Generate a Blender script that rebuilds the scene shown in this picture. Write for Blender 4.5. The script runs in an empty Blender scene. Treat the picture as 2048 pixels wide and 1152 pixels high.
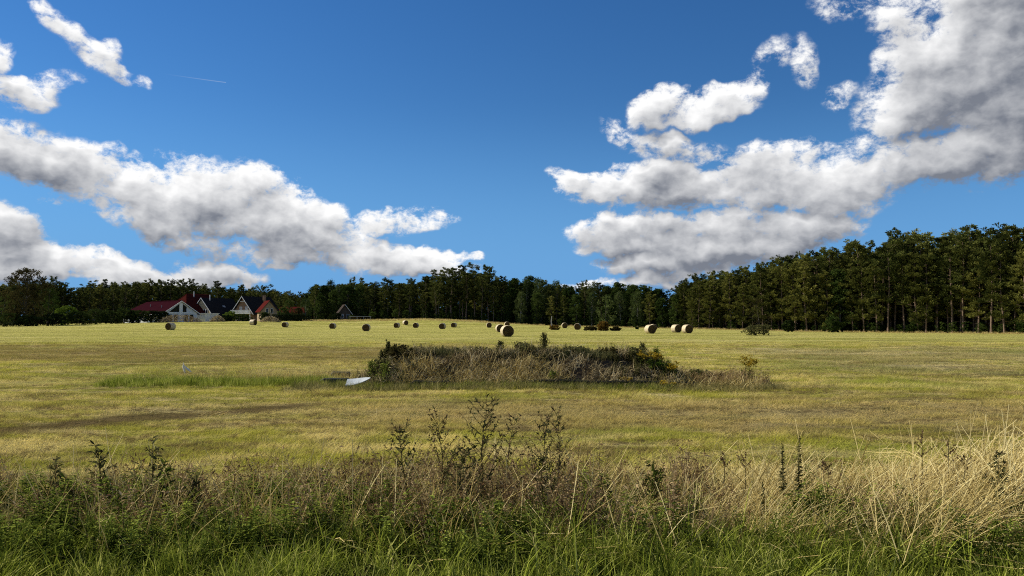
import bpy, bmesh, math, random
import numpy as np
from mathutils import Vector, Matrix, Euler

# ------------------------------------------------------------------ camera, sky, sun, exposure
S = bpy.context.scene
COL = S.collection
FPX = 1479.0                      # focal length in pixels of the 2048 px wide photograph
CAM_Z = 2.0
PITCH = math.atan(64.0 / FPX)     # the horizon lies 64 px below the middle

cam_data = bpy.data.cameras.new("camera")
cam_data.sensor_width = 36.0
cam_data.lens = 36.0 * FPX / 2048.0
cam_data.clip_start = 0.05
cam_data.clip_end = 9000.0
cam = bpy.data.objects.new("camera", cam_data)
COL.objects.link(cam)
cam.location = (0, 0, CAM_Z)
cam.rotation_euler = (math.pi / 2 + PITCH, 0, 0)
S.camera = cam

SUN_AZ = math.radians(-71)        # from the view direction, negative = left
SUN_EL = math.radians(37)
EXPOSURE = 0.4
SKY_STRENGTH = 0.060
SUN_STRENGTH = 5.0

S.view_settings.view_transform = 'Standard'
S.view_settings.look = 'None'
S.view_settings.exposure = EXPOSURE
S.view_settings.gamma = 1.0
S.view_settings.use_curve_mapping = False
S.cycles.max_bounces = 5
S.cycles.diffuse_bounces = 2
S.cycles.glossy_bounces = 2
S.cycles.transmission_bounces = 2
S.cycles.transparent_max_bounces = 4
S.cycles.use_denoising = False
S.cycles.filter_width = 1.1


class NT:
    """Small helper for building node trees."""
    def __init__(self, tree):
        self.t = tree
        self.n = tree.nodes
        self.l = tree.links

    def new(self, kind, **kw):
        nd = self.n.new(kind)
        for k, v in kw.items():
            setattr(nd, k, v)
        return nd

    def put(self, sock, v):
        if v is None:
            return
        if isinstance(v, bpy.types.NodeSocket):
            self.l.new(v, sock)
        else:
            if sock.type == 'RGBA' and not isinstance(v, (int, float)) and len(v) == 3:
                v = (*v, 1.0)
            sock.default_value = v

    def math(self, op, a, b=None, c=None, clamp=False):
        nd = self.new('ShaderNodeMath', operation=op, use_clamp=clamp)
        self.put(nd.inputs[0], a)
        self.put(nd.inputs[1], b)
        self.put(nd.inputs[2], c)
        return nd.outputs[0]

    def vmath(self, op, a, b=None, out=0):
        nd = self.new('ShaderNodeVectorMath', operation=op)
        self.put(nd.inputs[0], a)
        self.put(nd.inputs[1], b)
        return nd.outputs['Value'] if op in ('DOT_PRODUCT', 'LENGTH') else nd.outputs[0]

    def scale(self, a, f):
        nd = self.new('ShaderNodeVectorMath', operation='SCALE')
        self.put(nd.inputs[0], a)
        self.put(nd.inputs['Scale'], f)
        return nd.outputs[0]

    def step(self, x, lo, hi, smooth=True, a=0.0, b=1.0):
        nd = self.new('ShaderNodeMapRange')
        nd.interpolation_type = 'SMOOTHSTEP' if smooth else 'LINEAR'
        nd.clamp = True
        self.put(nd.inputs[0], x)
        nd.inputs[1].default_value = lo
        nd.inputs[2].default_value = hi
        nd.inputs[3].default_value = a
        nd.inputs[4].default_value = b
        return nd.outputs[0]

    def noise(self, vec, scale, detail=4, rough=0.5, dist=0.0, dims='3D', lac=2.0, color=False):
        nd = self.new('ShaderNodeTexNoise', noise_dimensions=dims)
        self.put(nd.inputs['Vector'], vec)
        nd.inputs['Scale'].default_value = scale
        nd.inputs['Detail'].default_value = detail
        nd.inputs['Roughness'].default_value = rough
        nd.inputs['Lacunarity'].default_value = lac
        nd.inputs['Distortion'].default_value = dist
        return nd.outputs['Color'] if color else nd.outputs[0]

    def mix(self, f, a, b, blend='MIX'):
        nd = self.new('ShaderNodeMix', data_type='RGBA', blend_type=blend)
        self.put(nd.inputs[0], f)
        self.put(nd.inputs[6], a)
        self.put(nd.inputs[7], b)
        return nd.outputs[2]

    def mapping(self, vec, loc=(0, 0, 0), rot=(0, 0, 0), scale=(1, 1, 1), kind='POINT'):
        nd = self.new('ShaderNodeMapping', vector_type=kind)
        self.put(nd.inputs[0], vec)
        nd.inputs[1].default_value = loc
        nd.inputs[2].default_value = rot
        nd.inputs[3].default_value = scale
        return nd.outputs[0]

    def ramp(self, f, stops):
        nd = self.new('ShaderNodeValToRGB')
        self.put(nd.inputs[0], f)
        el = nd.color_ramp.elements
        while len(el) < len(stops):
            el.new(0.5)
        for e, (p, c) in zip(el, stops):
            e.position = p
            e.color = (*c, 1)
        return nd.outputs[0]


def view_dir(px, py):
    """Direction in the world of a point of the 2048x1152 photograph."""
    u, v = (px - 1024) / FPX, -(py - 576) / FPX
    c, s = math.cos(PITCH), math.sin(PITCH)
    return Vector((u, c - v * s, s + v * c))


def az_el(px, py):
    d = view_dir(px, py)
    return math.atan2(d.x, d.y), math.atan2(d.z, math.hypot(d.x, d.y))


def at_depth(px, py, depth):
    d = view_dir(px, py)
    return Vector((0, 0, CAM_Z)) + d * (depth / d.y)


# cumulus banks: direction (given by where it stands over the field), half sizes, tilt, weight
CLOUDS = [
    (20, 300, 190, 62, 10, 1), (130, 335, 120, 55, 15, 1), (215, 305, 30, 20, 0, .55), (100, 395, 40, 14, 10, .6),
    (285, 390, 120, 58, 12, 1), (420, 400, 130, 75, 10, 1), (540, 430, 140, 75, 25, 1), (330, 440, 120, 35, 10, .9),
    (620, 480, 150, 50, 15, 1), (450, 495, 150, 28, 10, .9), (690, 508, 190, 34, 8, 1), (800, 450, 105, 28, -6, .72),
    (830, 528, 130, 26, 4, 1), (600, 512, 120, 20, 10, .8), (590, 370, 40, 18, 20, .5), (660, 455, 60, 40, 20, .9), (943, 519, 32, 12, -10, .7),
    (10, 455, 80, 45, 0, 1), (90, 515, 150, 33, 5, 1), (20, 540, 120, 34, 0, 1), (250, 540, 170, 30, 10, 1), (430, 552, 100, 28, 4, .9),
    (95, 35, 80, 26, 42, .5), (160, 85, 75, 25, 48, .5), (200, 112, 50, 34, 45, .62), (238, 144, 36, 17, 30, .55), (282, 155, 24, 11, 0, .42), (222, 88, 24, 26, 60, .42),
    (30, 182, 85, 30, 14, .85), (112, 180, 32, 34, 60, .52), (4, 116, 44, 26, 30, .52), (165, 165, 36, 18, 20, .36),
    (1970, 100, 220, 150, -35, 1.3), (2060, 30, 210, 160, 0, 1.35), (1850, 200, 130, 75, -10, 1.15), (2040, 210, 180, 90, 0, 1.15), (1690, 10, 80, 36, 10, .45), (1800, 40, 100, 60, 30, .5),
    (1150, 362, 62, 30, 15, .9), (1240, 385, 120, 42, 8, 1), (1320, 355, 75, 38, 0, 1), (1400, 390, 130, 42, 0, 1), (1560, 350, 130, 70, 0, 1),
    (1720, 350, 170, 70, -6, 1), (1900, 315, 180, 56, -5, 1), (2040, 300, 120, 60, 0, 1), (1970, 355, 70, 35, 0, .75),
    (1310, 218, 60, 38, 0, .84), (1400, 212, 100, 36, -8, .84), (1490, 182, 62, 22, -25, .6),
    (1250, 268, 60, 20, 25, .58), (1350, 290, 110, 26, 5, .6), (1410, 308, 80, 20, 0, .55), (1190, 340, 50, 12, 0, .5), (1250, 333, 25, 12, 0, .6),
    (1540, 122, 58, 32, -30, .42), (1600, 130, 36, 52, 10, .5), (1680, 187, 40, 24, 0, .52),
    (1300, 462, 150, 30, 4, 1), (1450, 458, 130, 40, -5, 1), (1580, 458, 130, 34, 0, 1), (1300, 492, 130, 24, 4, .95), (1430, 505, 150, 30, -2, 1),
    (1560, 490, 110, 28, -10, .9), (1670, 458, 70, 26, -12, .75), (1300, 528, 110, 20, 0, .85), (1420, 535, 100, 18, -5, .8), (1290, 562, 100, 16, 0, .7), (1180, 566, 70, 9, 0, .6),
]


PUFF = 0.75


def build_world():
    w = bpy.data.worlds.new("World")
    S.world = w
    w.use_nodes = True
    w.cycles.sampling_method = 'MANUAL'
    w.cycles.sample_map_resolution = 256
    t = NT(w.node_tree)
    t.n.clear()
    coord = t.new('ShaderNodeTexCoord').outputs['Generated']
    sep = t.new('ShaderNodeSeparateXYZ')
    t.l.new(coord, sep.inputs[0])
    x, y, z = sep.outputs
    az = t.math('ARCTAN2', x, y)
    el = t.math('ARCSINE', z)
    comb = t.new('ShaderNodeCombineXYZ')
    t.put(comb.inputs[0], az)
    t.put(comb.inputs[1], el)
    ang = comb.outputs[0]

    sky = t.new('ShaderNodeTexSky', sky_type='NISHITA')
    sky.sun_disc = False
    sky.sun_elevation = SUN_EL
    sky.sun_rotation = SUN_AZ
    sky.altitude = 50
    sky.air_density = 1.0
    sky.dust_density = 0.0
    sky.ozone_density = 1.6

    # warp so that outlines and shading break up like cumulus
    wn = t.noise(ang, 9.0, 3, 0.6, dims='2D', color=True)
    warp = t.scale(t.vmath('SUBTRACT', wn, (0.5, 0.5, 0.5)), 0.05)
    wn2 = t.noise(ang, 38.0, 2, 0.6, dims='2D', color=True)
    warp2 = t.scale(t.vmath('SUBTRACT', wn2, (0.5, 0.5, 0.5)), 0.011)
    base = t.vmath('ADD', t.vmath('ADD', ang, warp), warp2)
    grain = t.vmath('ADD', ang, t.scale(warp2, 0.7))

    # one shared field: how much cloud stands in a direction
    grp = bpy.data.node_groups.new("cloud_field", 'ShaderNodeTree')
    grp.interface.new_socket("Vector", in_out='INPUT', socket_type='NodeSocketVector')
    grp.interface.new_socket("Grain", in_out='INPUT', socket_type='NodeSocketVector')
    grp.interface.new_socket("Density", in_out='OUTPUT', socket_type='NodeSocketFloat')
    grp.interface.new_socket("Soft", in_out='OUTPUT', socket_type='NodeSocketFloat')
    g = NT(grp)
    gin = g.new('NodeGroupInput')
    p, pg = gin.outputs[0], gin.outputs[1]
    gs = g.new('ShaderNodeSeparateXYZ')
    g.l.new(p, gs.inputs[0])
    gout = g.new('NodeGroupOutput')
    # scattered cumulus over the rest of the sky, outside this view
    far = g.noise(p, 2.3, 2, 0.5, dims='2D')
    outside = g.math('MAXIMUM', g.step(g.math('ABSOLUTE', gs.outputs[0]), .68, .85), g.step(gs.outputs[1], .48, .65))
    acc = g.math('MULTIPLY', g.math('MULTIPLY', g.step(far, .47, .72), outside), g.step(gs.outputs[1], 0.0, 0.06))
    for (px, py, rx, ry, rot, wt) in CLOUDS:
        a, e = az_el(px, py)
        a1, e1 = az_el(px + 1, py)
        a2, e2 = az_el(px, py - 1)
        sx, sy = math.hypot(a1 - a, e1 - e), math.hypot(a2 - a, e2 - e)
        nd = g.new('ShaderNodeVectorMath', operation='MULTIPLY_ADD')   # keeps the blobs evaluated one after another (node stack is small)
        g.l.new(acc, nd.inputs[0])
        nd.inputs[1].default_value = (1e-9, 1e-9, 0)
        g.l.new(p, nd.inputs[2])
        q = g.mapping(nd.outputs[0], (a, e, 0), (0, 0, -math.radians(rot)), (rx * sx * (1.32 if wt > .66 else 1.2), ry * sy * (1.34 if wt > .66 else 1.35), 1), 'TEXTURE')
        d = g.math('SUBTRACT', 1.0, g.vmath('DOT_PRODUCT', q, q), clamp=True)
        acc = g.math('SMOOTH_MAX', acc, g.math('MULTIPLY', d, wt * (0.95 if wt > .66 else 0.86)), 0.12)
    edge = g.step(acc, 0.045, 0.38, True, 0.0, 1.0)
    pm = g.mapping(pg, scale=(1, 1.45, 1))
    soft = g.noise(pm, 12.0, 3, 0.5, dims='2D', lac=2.15)
    vor = g.new('ShaderNodeTexVoronoi', voronoi_dimensions='2D', feature='F1', normalize=True)
    g.l.new(pm, vor.inputs['Vector'])
    for nm, v in (('Scale', 26.0), ('Detail', 3.0), ('Roughness', 0.55), ('Lacunarity', 2.2)):
        vor.inputs[nm].default_value = v
    puff = g.math('SUBTRACT', 0.42, vor.outputs['Distance'])
    fine = g.noise(pm, 60.0, 5, 0.68, dims='2D', lac=2.15)
    soft = g.math('ADD', g.math('MULTIPLY', g.math('SUBTRACT', soft, 0.48), 1.55), g.math('MULTIPLY', puff, PUFF))
    soft = g.math('MULTIPLY', soft, edge)
    fine = g.math('MULTIPLY', g.math('SUBTRACT', fine, 0.5), g.math('MULTIPLY', edge, 1.2))
    soft = g.math('ADD', acc, soft)
    g.l.new(g.math('ADD', soft, fine), gout.inputs[0])
    g.l.new(g.math('ADD', soft, g.math('MULTIPLY', fine, 0.13)), gout.inputs[1])

    def density(off):
        nd = t.new('ShaderNodeGroup')
        nd.node_tree = grp
        t.put(nd.inputs[0], t.vmath('ADD', base, (off[0], off[1], 0)))
        t.put(nd.inputs[1], t.vmath('ADD', grain, (off[0], off[1], 0)))
        return nd.outputs

    d0, s0 = density((0, 0))
    d1 = density((-0.007, 0.013))[1]
    d2 = density((-0.012, 0.038))[1]
    d3 = density((-0.02, 0.085))[1]
    alpha = t.step(d0, 0.17, 0.78)
    # light that reaches each point through the cloud above it, towards the sun
    over = None
    for d, k in ((s0, .10), (d1, .34), (d2, .52), (d3, .52)):
        v = t.math('MULTIPLY', t.math('MAXIMUM', d, 0.0), k)
        over = v if over is None else t.math('ADD', over, v)
    light = t.math('EXPONENT', t.math('MULTIPLY', over, -1.0))
    light = t.math('ADD', light, t.math('MULTIPLY', t.math('SUBTRACT', s0, d1), 0.48))
    cloud = t.mix(t.step(light, 0.02, 0.88, False), (0.15, 0.165, 0.2), (0.76, 0.76, 0.76))
    # an aircraft trail
    a, e = az_el(386, 156)
    a1, e1 = az_el(452, 165)
    q = t.mapping(ang, (a, e, 0), (0, 0, math.atan2(e1 - e, a1 - a)), (math.hypot(a1 - a, e1 - e), 0.00075, 1), 'TEXTURE')
    qs = t.new('ShaderNodeSeparateXYZ')
    t.l.new(q, qs.inputs[0])
    trail = t.math('MULTIPLY', t.math('SUBTRACT', 1.0, t.math('ABSOLUTE', qs.outputs[1]), clamp=True),
                   t.math('MULTIPLY', t.step(qs.outputs[0], -1.0, 0.9), t.math('LESS_THAN', qs.outputs[0], 1.0)))

    tint = t.new('ShaderNodeHueSaturation')
    tint.inputs['Saturation'].default_value = 1.24
    t.l.new(sky.outputs[0], tint.inputs['Color'])
    skyc = t.scale(t.vmath('MULTIPLY', tint.outputs[0], (0.58, 0.90, 1.20)), SKY_STRENGTH)
    low = t.step(el, 0.0, 0.30, True, 0.9, 0.0)          # paler air towards the horizon
    skyc = t.mix(low, skyc, (0.095, 0.265, 0.56))
    c = t.mix(t.math('MULTIPLY', trail, 0.22), skyc, (0.6, 0.63, 0.66))
    c = t.mix(alpha, c, cloud)
    bg = t.new('ShaderNodeBackground')
    t.l.new(c, bg.inputs[0])
    bg.inputs[1].default_value = 1.0
    out = t.new('ShaderNodeOutputWorld')
    t.l.new(bg.outputs[0], out.inputs[0])


build_world()

sun_data = bpy.data.lights.new("sun", 'SUN')
sun_data.energy = SUN_STRENGTH
sun_data.angle = math.radians(0.53)
sun_data.color = (1.0, 0.93, 0.78)
sun = bpy.data.objects.new("sun", sun_data)
COL.objects.link(sun)
sun_dir = Vector((math.sin(SUN_AZ) * math.cos(SUN_EL), math.cos(SUN_AZ) * math.cos(SUN_EL), math.sin(SUN_EL)))
sun.rotation_euler = sun_dir.to_track_quat('Z', 'Y').to_euler()

# ------------------------------------------------------------------ helpers
PI = math.pi


def tag(o, label=None, cat=None, group=None, kind=None):
    if label: o['label'] = label
    if cat: o['category'] = cat
    if group: o['group'] = group
    if kind: o['kind'] = kind
    return o


def link(name, data, parent=None, loc=None, rz=None):
    o = bpy.data.objects.new(name, data)
    COL.objects.link(o)
    if parent is not None: o.parent = parent
    if loc is not None: o.location = loc
    if rz is not None: o.rotation_euler = (0, 0, rz)
    return o


def empty(name, loc, rz=0.0, **kw):
    o = link(name, None, None, loc, rz)
    o.empty_display_size = 0.3
    return tag(o, **kw)


def hash2(ix, iy, seed):
    h = (ix.astype(np.int64) * 374761393 + iy.astype(np.int64) * 668265263 + seed * 974634777) & 0xFFFFFFFF
    h = ((h ^ (h >> 13)) * 1274126177) & 0xFFFFFFFF
    return ((h ^ (h >> 16)) & 0xFFFF) / 65535.0


def vnoise(x, y, seed=0):
    x = np.asarray(x, float); y = np.asarray(y, float)
    ix, iy = np.floor(x), np.floor(y)
    fx, fy = x - ix, y - iy
    fx, fy = fx * fx * (3 - 2 * fx), fy * fy * (3 - 2 * fy)
    a, b = hash2(ix, iy, seed), hash2(ix + 1, iy, seed)
    c, d = hash2(ix, iy + 1, seed), hash2(ix + 1, iy + 1, seed)
    return (a + (b - a) * fx) * (1 - fy) + (c + (d - c) * fx) * fy


def sstep(x, a, b):
    t = np.clip((np.asarray(x, float) - a) / (b - a), 0, 1)
    return t * t * (3 - 2 * t)


# the far edge of the field: direction -> distance, ground height, where its rise begins
EDGE_PX = np.array([-400, 0, 150, 300, 450, 600, 700, 850, 950, 1000, 1100, 1300, 1400, 1600, 1800, 2048, 2400, 3200])
EDGE_D = np.array([185, 190, 210, 222, 228, 232, 232, 230, 228, 226, 222, 205, 195, 178, 163, 143, 120, 90])
EDGE_Z = np.array([.2, .3, .7, 1.25, 1.55, 1.75, 1.8, 2.2, 1.6, .9, .25, -.3, -.4, -.8, -.85, -.7, -.6, -.4])
EDGE_S = np.array([.5, .55, .55, .55, .55, .78, .84, .86, .84, .8, .7, .5, .5, .5, .5, .5, .5, .5])
MOUND = dict(x0=-4.75, x1=5.75, y=24.0, hw=1.9, h=1.04)


def px_of(x, y):
    return 1024 + FPX * np.asarray(x, float) / np.maximum(np.asarray(y, float), 4.0)


def ground_z(x, y):
    x = np.asarray(x, float); y = np.asarray(y, float)
    p = px_of(x, y)
    D, Z, s0 = np.interp(p, EDGE_PX, EDGE_D), np.interp(p, EDGE_PX, EDGE_Z), np.interp(p, EDGE_PX, EDGE_S)
    z = Z * sstep(y, s0 * D, D)
    near = 1 - sstep(y, 60, 120)
    z = z + near * ((vnoise(x / 5, y / 5, 3) - .5) * .10 + (vnoise(x / 1.3, y / 1.3, 4) - .5) * .05)
    z = z + .10 * (1 - sstep(y, 6.2, 9.5))
    return z


def gz(x, y):
    return float(ground_z(np.array([x]), np.array([y]))[0])


def spot(px, d):
    """A point on the ground seen in direction px, d metres out."""
    x = (px - 1024) / FPX * d
    return Vector((x, d, gz(x, d)))


class Buf:
    """Collects geometry; every vertex also carries a 'tone' between 0 and 1."""
    def __init__(self):
        self.v, self.f, self.t, self.m = [], [], [], []

    def add(self, verts, faces, tone=0.5, mat=0):
        k = len(self.v)
        self.v.extend(verts)
        self.t.extend([tone] * len(verts))
        for f in faces:
            self.f.append([k + i for i in f])
            self.m.append(mat)

    def blade(self, base, az, length, width, lean, bend=1.6, tone=0.5, seg=3, mat=0, droop=0.0):
        dx, dy = math.cos(az), math.sin(az)
        sx, sy = -dy * width / 2, dx * width / 2
        vs, fs = [], []
        for i in range(seg + 1):
            t = i / seg
            o = lean * length * t ** bend
            h = length * math.sqrt(max(0.05, 1 - (lean * .8) ** 2)) * (t - droop * t * t * t)
            w = (1 - t ** 1.5) * 1.0
            cx, cy, cz = base[0] + dx * o, base[1] + dy * o, base[2] + h
            if i < seg:
                vs += [(cx - sx * w, cy - sy * w, cz), (cx + sx * w, cy + sy * w, cz)]
            else:
                vs.append((cx, cy, cz))
        for i in range(seg - 1):
            fs.append((2 * i, 2 * i + 1, 2 * i + 3, 2 * i + 2))
        fs.append((2 * seg - 2, 2 * seg - 1, 2 * seg))
        self.add(vs, fs, tone, mat)

    def tube(self, pts, radii, sides=3, tone=0.5, mat=0, cap=False):
        pts = [Vector(p) for p in pts]
        vs, fs = [], []
        for i, p in enumerate(pts):
            d = (pts[min(i + 1, len(pts) - 1)] - pts[max(i - 1, 0)])
            d = d.normalized() if d.length > 1e-9 else Vector((0, 0, 1))
            a = d.cross(Vector((0.31, 0.17, 0.93)))
            a = a.normalized() if a.length > 1e-4 else Vector((1, 0, 0))
            b = d.cross(a)
            r = radii[i] if hasattr(radii, '__len__') else radii
            for k in range(sides):
                an = 2 * PI * k / sides
                vs.append(tuple(p + a * (math.cos(an) * r) + b * (math.sin(an) * r)))
        for i in range(len(pts) - 1):
            for k in range(sides):
                k2 = (k + 1) % sides
                fs.append((i * sides + k, i * sides + k2, (i + 1) * sides + k2, (i + 1) * sides + k))
        if cap:
            fs.append(tuple(range(sides))[::-1])
            fs.append(tuple((len(pts) - 1) * sides + k for k in range(sides)))
        self.add(vs, fs, tone, mat)

    def leaf(self, base, d, n, length, width, tone=0.5, mat=0, fold=0.25):
        d = Vector(d).normalized(); n = Vector(n)
        s = d.cross(n)
        s = s.normalized() if s.length > 1e-4 else Vector((1, 0, 0))
        n = s.cross(d)
        b = Vector(base)
        m1, m2 = b + d * length * .35, b + d * length * .7
        vs = [b, m1 + s * width / 2 + n * width * fold, m2 + s * width * .36 + n * width * fold * .6, b + d * length - n * length * .12,
              m2 - s * width * .36 + n * width * fold * .6, m1 - s * width / 2 + n * width * fold]
        self.add([tuple(v) for v in vs], [(0, 1, 2, 3), (0, 3, 4, 5)], tone, mat)

    def box(self, x0, y0, z0, x1, y1, z1, tone=0.5, mat=0):
        vs = [(x0, y0, z0), (x1, y0, z0), (x1, y1, z0), (x0, y1, z0), (x0, y0, z1), (x1, y0, z1), (x1, y1, z1), (x0, y1, z1)]
        self.add(vs, [(3, 2, 1, 0), (4, 5, 6, 7), (0, 1, 5, 4), (1, 2, 6, 5), (2, 3, 7, 6), (3, 0, 4, 7)], tone, mat)

    def sprays(self, cen, dirs, length, width, tone, mat=0):
        """Many thin leaf-like quads at once: centres, directions (n,3), lengths, widths, tones (n)."""
        n = len(cen)
        r = np.random.RandomState(n * 7 + len(self.v) % 1000)
        rv = r.normal(size=(n, 3))
        s = np.cross(dirs, rv)
        s /= np.linalg.norm(s, axis=1, keepdims=True) + 1e-9
        d = dirs / (np.linalg.norm(dirs, axis=1, keepdims=True) + 1e-9)
        L, W = length[:, None], width[:, None]
        q = np.stack([cen - d * L * .5, cen + s * W * .5 + d * L * .05, cen + d * L * .5, cen - s * W * .5 + d * L * .05], 1).reshape(-1, 3)
        k = len(self.v)
        self.v.extend(map(tuple, q.tolist()))
        self.t.extend(np.repeat(tone, 4).tolist())
        idx = (np.arange(n * 4).reshape(n, 4) + k).tolist()
        self.f.extend(idx)
        self.m.extend([mat] * n)

    def mesh(self, name, mats):
        me = bpy.data.meshes.new(name)
        me.from_pydata(self.v, [], self.f)
        for m in (mats if isinstance(mats, (list, tuple)) else [mats]):
            me.materials.append(m)
        if isinstance(mats, (list, tuple)) and len(mats) > 1:
            me.polygons.foreach_set('material_index', self.m)
        a = me.attributes.new('tone', 'FLOAT', 'POINT')
        a.data.foreach_set('value', np.asarray(self.t, dtype=np.float32))
        me.update()
        return me

    def build(self, name, mats, parent=None, loc=None, rz=None, smooth=False):
        me = self.mesh(name, mats)
        if smooth:
            me.polygons.foreach_set('use_smooth', [True] * len(me.polygons))
        return link(name, me, parent, loc, rz)


# ------------------------------------------------------------------ materials
def material(name):
    m = bpy.data.materials.new(name)
    m.use_nodes = True
    t = NT(m.node_tree)
    t.n.clear()
    out = t.new('ShaderNodeOutputMaterial')
    return m, t, out


def attr(t, name='tone'):
    return t.new('ShaderNodeAttribute', attribute_name=name).outputs['Fac']


def rand(t):
    return t.new('ShaderNodeObjectInfo').outputs['Random']


def geo(t):
    return t.new('ShaderNodeNewGeometry')


def leafy(name, stops, trans=0.35, rnd=0.35, gloss=0.0, rough=0.5, hue_noise=None):
    """Thin leaf: diffuse plus light coming through, colour from the tone attribute and a little per-plant chance."""
    m, t, out = material(name)
    f = attr(t)
    f = t.math('ADD', f, t.math('MULTIPLY', t.math('SUBTRACT', rand(t), 0.5), rnd), clamp=True)
    if hue_noise:
        n = t.noise(geo(t).outputs['Position'], hue_noise, 3, 0.6)
        f = t.math('ADD', f, t.math('MULTIPLY', t.math('SUBTRACT', n, 0.5), 0.9), clamp=True)
    c = t.ramp(f, stops)
    d = t.new('ShaderNodeBsdfDiffuse'); t.l.new(c, d.inputs[0])
    tr = t.new('ShaderNodeBsdfTranslucent'); t.l.new(c, tr.inputs[0])
    mx = t.new('ShaderNodeMixShader'); mx.inputs[0].default_value = trans
    t.l.new(d.outputs[0], mx.inputs[1]); t.l.new(tr.outputs[0], mx.inputs[2])
    sh = mx.outputs[0]
    if gloss:
        g = t.new('ShaderNodeBsdfGlossy'); g.inputs['Roughness'].default_value = rough
        g.inputs[0].default_value = (1, 1, 1, 1)
        m2 = t.new('ShaderNodeMixShader'); m2.inputs[0].default_value = gloss
        t.l.new(sh, m2.inputs[1]); t.l.new(g.outputs[0], m2.inputs[2])
        sh = m2.outputs[0]
    t.l.new(sh, out.inputs[0])
    return m


def solid(name, col, rough=0.8, var=0.25, scale=3.0, bump=0.0, spec=0.3, col2=None, bscale=None):
    m, t, out = material(name)
    tc = t.new('ShaderNodeTexCoord').outputs['Object']
    n = t.noise(tc, scale, 5, 0.6)
    c2 = col2 or tuple(v * (1 - var) for v in col)
    c = t.mix(t.step(n, .3, .7), col, c2)
    p = t.new('ShaderNodeBsdfPrincipled')
    t.l.new(c, p.inputs['Base Color'])
    p.inputs['Roughness'].default_value = rough
    p.inputs['Specular IOR Level'].default_value = spec
    if bump:
        b = t.new('ShaderNodeBump'); b.inputs['Strength'].default_value = bump
        t.l.new(t.noise(tc, bscale or scale * 6, 4, 0.6), b.inputs['Height'])
        t.l.new(b.outputs[0], p.inputs['Normal'])
    t.l.new(p.outputs[0], out.inputs[0])
    return m


def field_tint_group():
    """Colour of the mown meadow by where it is: brown, strawy and green patches."""
    g = bpy.data.node_groups.new("field_tint", 'ShaderNodeTree')
    g.interface.new_socket("Color", in_out='OUTPUT', socket_type='NodeSocketColor')
    t = NT(g)
    go = t.new('NodeGroupOutput')
    pos = geo(t).outputs['Position']
    sp = t.new('ShaderNodeSeparateXYZ'); t.l.new(pos, sp.inputs[0])
    x, y, z = sp.outputs
    big = t.noise(pos, 0.10, 3, 0.55)
    mid = t.noise(t.mapping(pos, scale=(.55, 1.25, 1)), 0.55, 5, 0.66)
    row = t.noise(t.mapping(pos, rot=(0, 0, 0.10), scale=(0.03, 0.42, 1)), 1.0, 4, 0.66)
    yellowgreen, straw, brown, green = (.36, .35, .068), (.60, .51, .225), (.17, .125, .06), (.19, .245, .046)
    c = t.mix(t.step(t.noise(t.mapping(pos, loc=(7, 3, 0), scale=(.5, 1.3, 1)), 0.8, 5, 0.68), .46, .58), yellowgreen, straw)
    c = t.mix(t.step(row, .52, .64, True, 0, .8), c, straw)
    c = t.mix(t.step(t.math('SUBTRACT', 1.0, row), .56, .66, True, 0, .65), c, brown)
    c = t.mix(t.math('MULTIPLY', t.step(big, .5, .64), .6), c, green)
    yw = t.math('ADD', y, t.math('MULTIPLY', t.math('SUBTRACT', big, .5), 34))
    yw = t.math('ADD', yw, t.math('MULTIPLY', t.math('SUBTRACT', mid, .5), 12))
    # far part: streaked yellow green
    c = t.mix(t.step(yw, 44, 78, True, 0, .8), c, t.mix(t.step(row, .40, .60), t.mix(t.step(row, .34, .46), (.18, .175, .04), (.30, .30, .056)), (.48, .44, .15)))
    # darker brown belt on the left, behind the green strip
    belt = t.math('MULTIPLY', t.math('MULTIPLY', t.step(yw, 33, 38), t.step(yw, 52, 60, True, 1, 0)), t.step(x, -8, 0, True, 1, 0))
    c = t.mix(t.math('MULTIPLY', belt, .62), c, t.mix(t.step(row, .42, .6), brown, (.22, .17, .075)))
    # greyer cut grass on the right
    grey = t.math('MULTIPLY', t.math('MULTIPLY', t.step(yw, 27, 32), t.step(yw, 48, 56, True, 1, 0)), t.step(x, 11, 18))
    c = t.mix(t.math('MULTIPLY', grey, .6), c, t.mix(t.step(row, .42, .58), (.22, .20, .115), (.36, .31, .19)))
    # dry straw patch in the middle distance
    yn = t.math('ADD', y, t.math('MULTIPLY', t.math('SUBTRACT', mid, .5), 4))
    dry = t.math('MULTIPLY', t.step(yn, 13, 14.5), t.step(yn, 17, 19.5, True, 1, 0))
    c = t.mix(t.math('MULTIPLY', dry, t.step(x, -6, -1, True, .2, .75)), c, (.42, .33, .15))
    # bare wheel track on the left, running off to the right
    tr = t.math('SUBTRACT', y, t.math('ADD', t.math('MULTIPLY', x, 0.95), 22.0))
    tr = t.math('ABSOLUTE', t.math('ADD', tr, t.math('MULTIPLY', t.math('SUBTRACT', mid, .5), 3.2)))
    tr = t.math('MULTIPLY', t.step(tr, .3, 1.25, True, 1, 0), t.math('MULTIPLY', t.step(x, -5.2, -4.2, True, 1, 0), t.step(x, -10.5, -9.0)))
    c = t.mix(t.math('MULTIPLY', tr, .85), c, (.085, .055, .03))
    fine = t.noise(pos, 3.2, 4, 0.65)
    bare = t.math('MULTIPLY', t.step(t.math('ADD', fine, t.math('MULTIPLY', t.math('SUBTRACT', mid, .5), .9)), .52, .62), t.step(y, 60, 90, True, .75, .3))
    c = t.mix(bare, c, brown)
    t.l.new(c, go.inputs[0])
    return g


FIELD_TINT = field_tint_group()


def tint_node(t):
    nd = t.new('ShaderNodeGroup')
    nd.node_tree = FIELD_TINT
    return nd.outputs[0]


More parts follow.
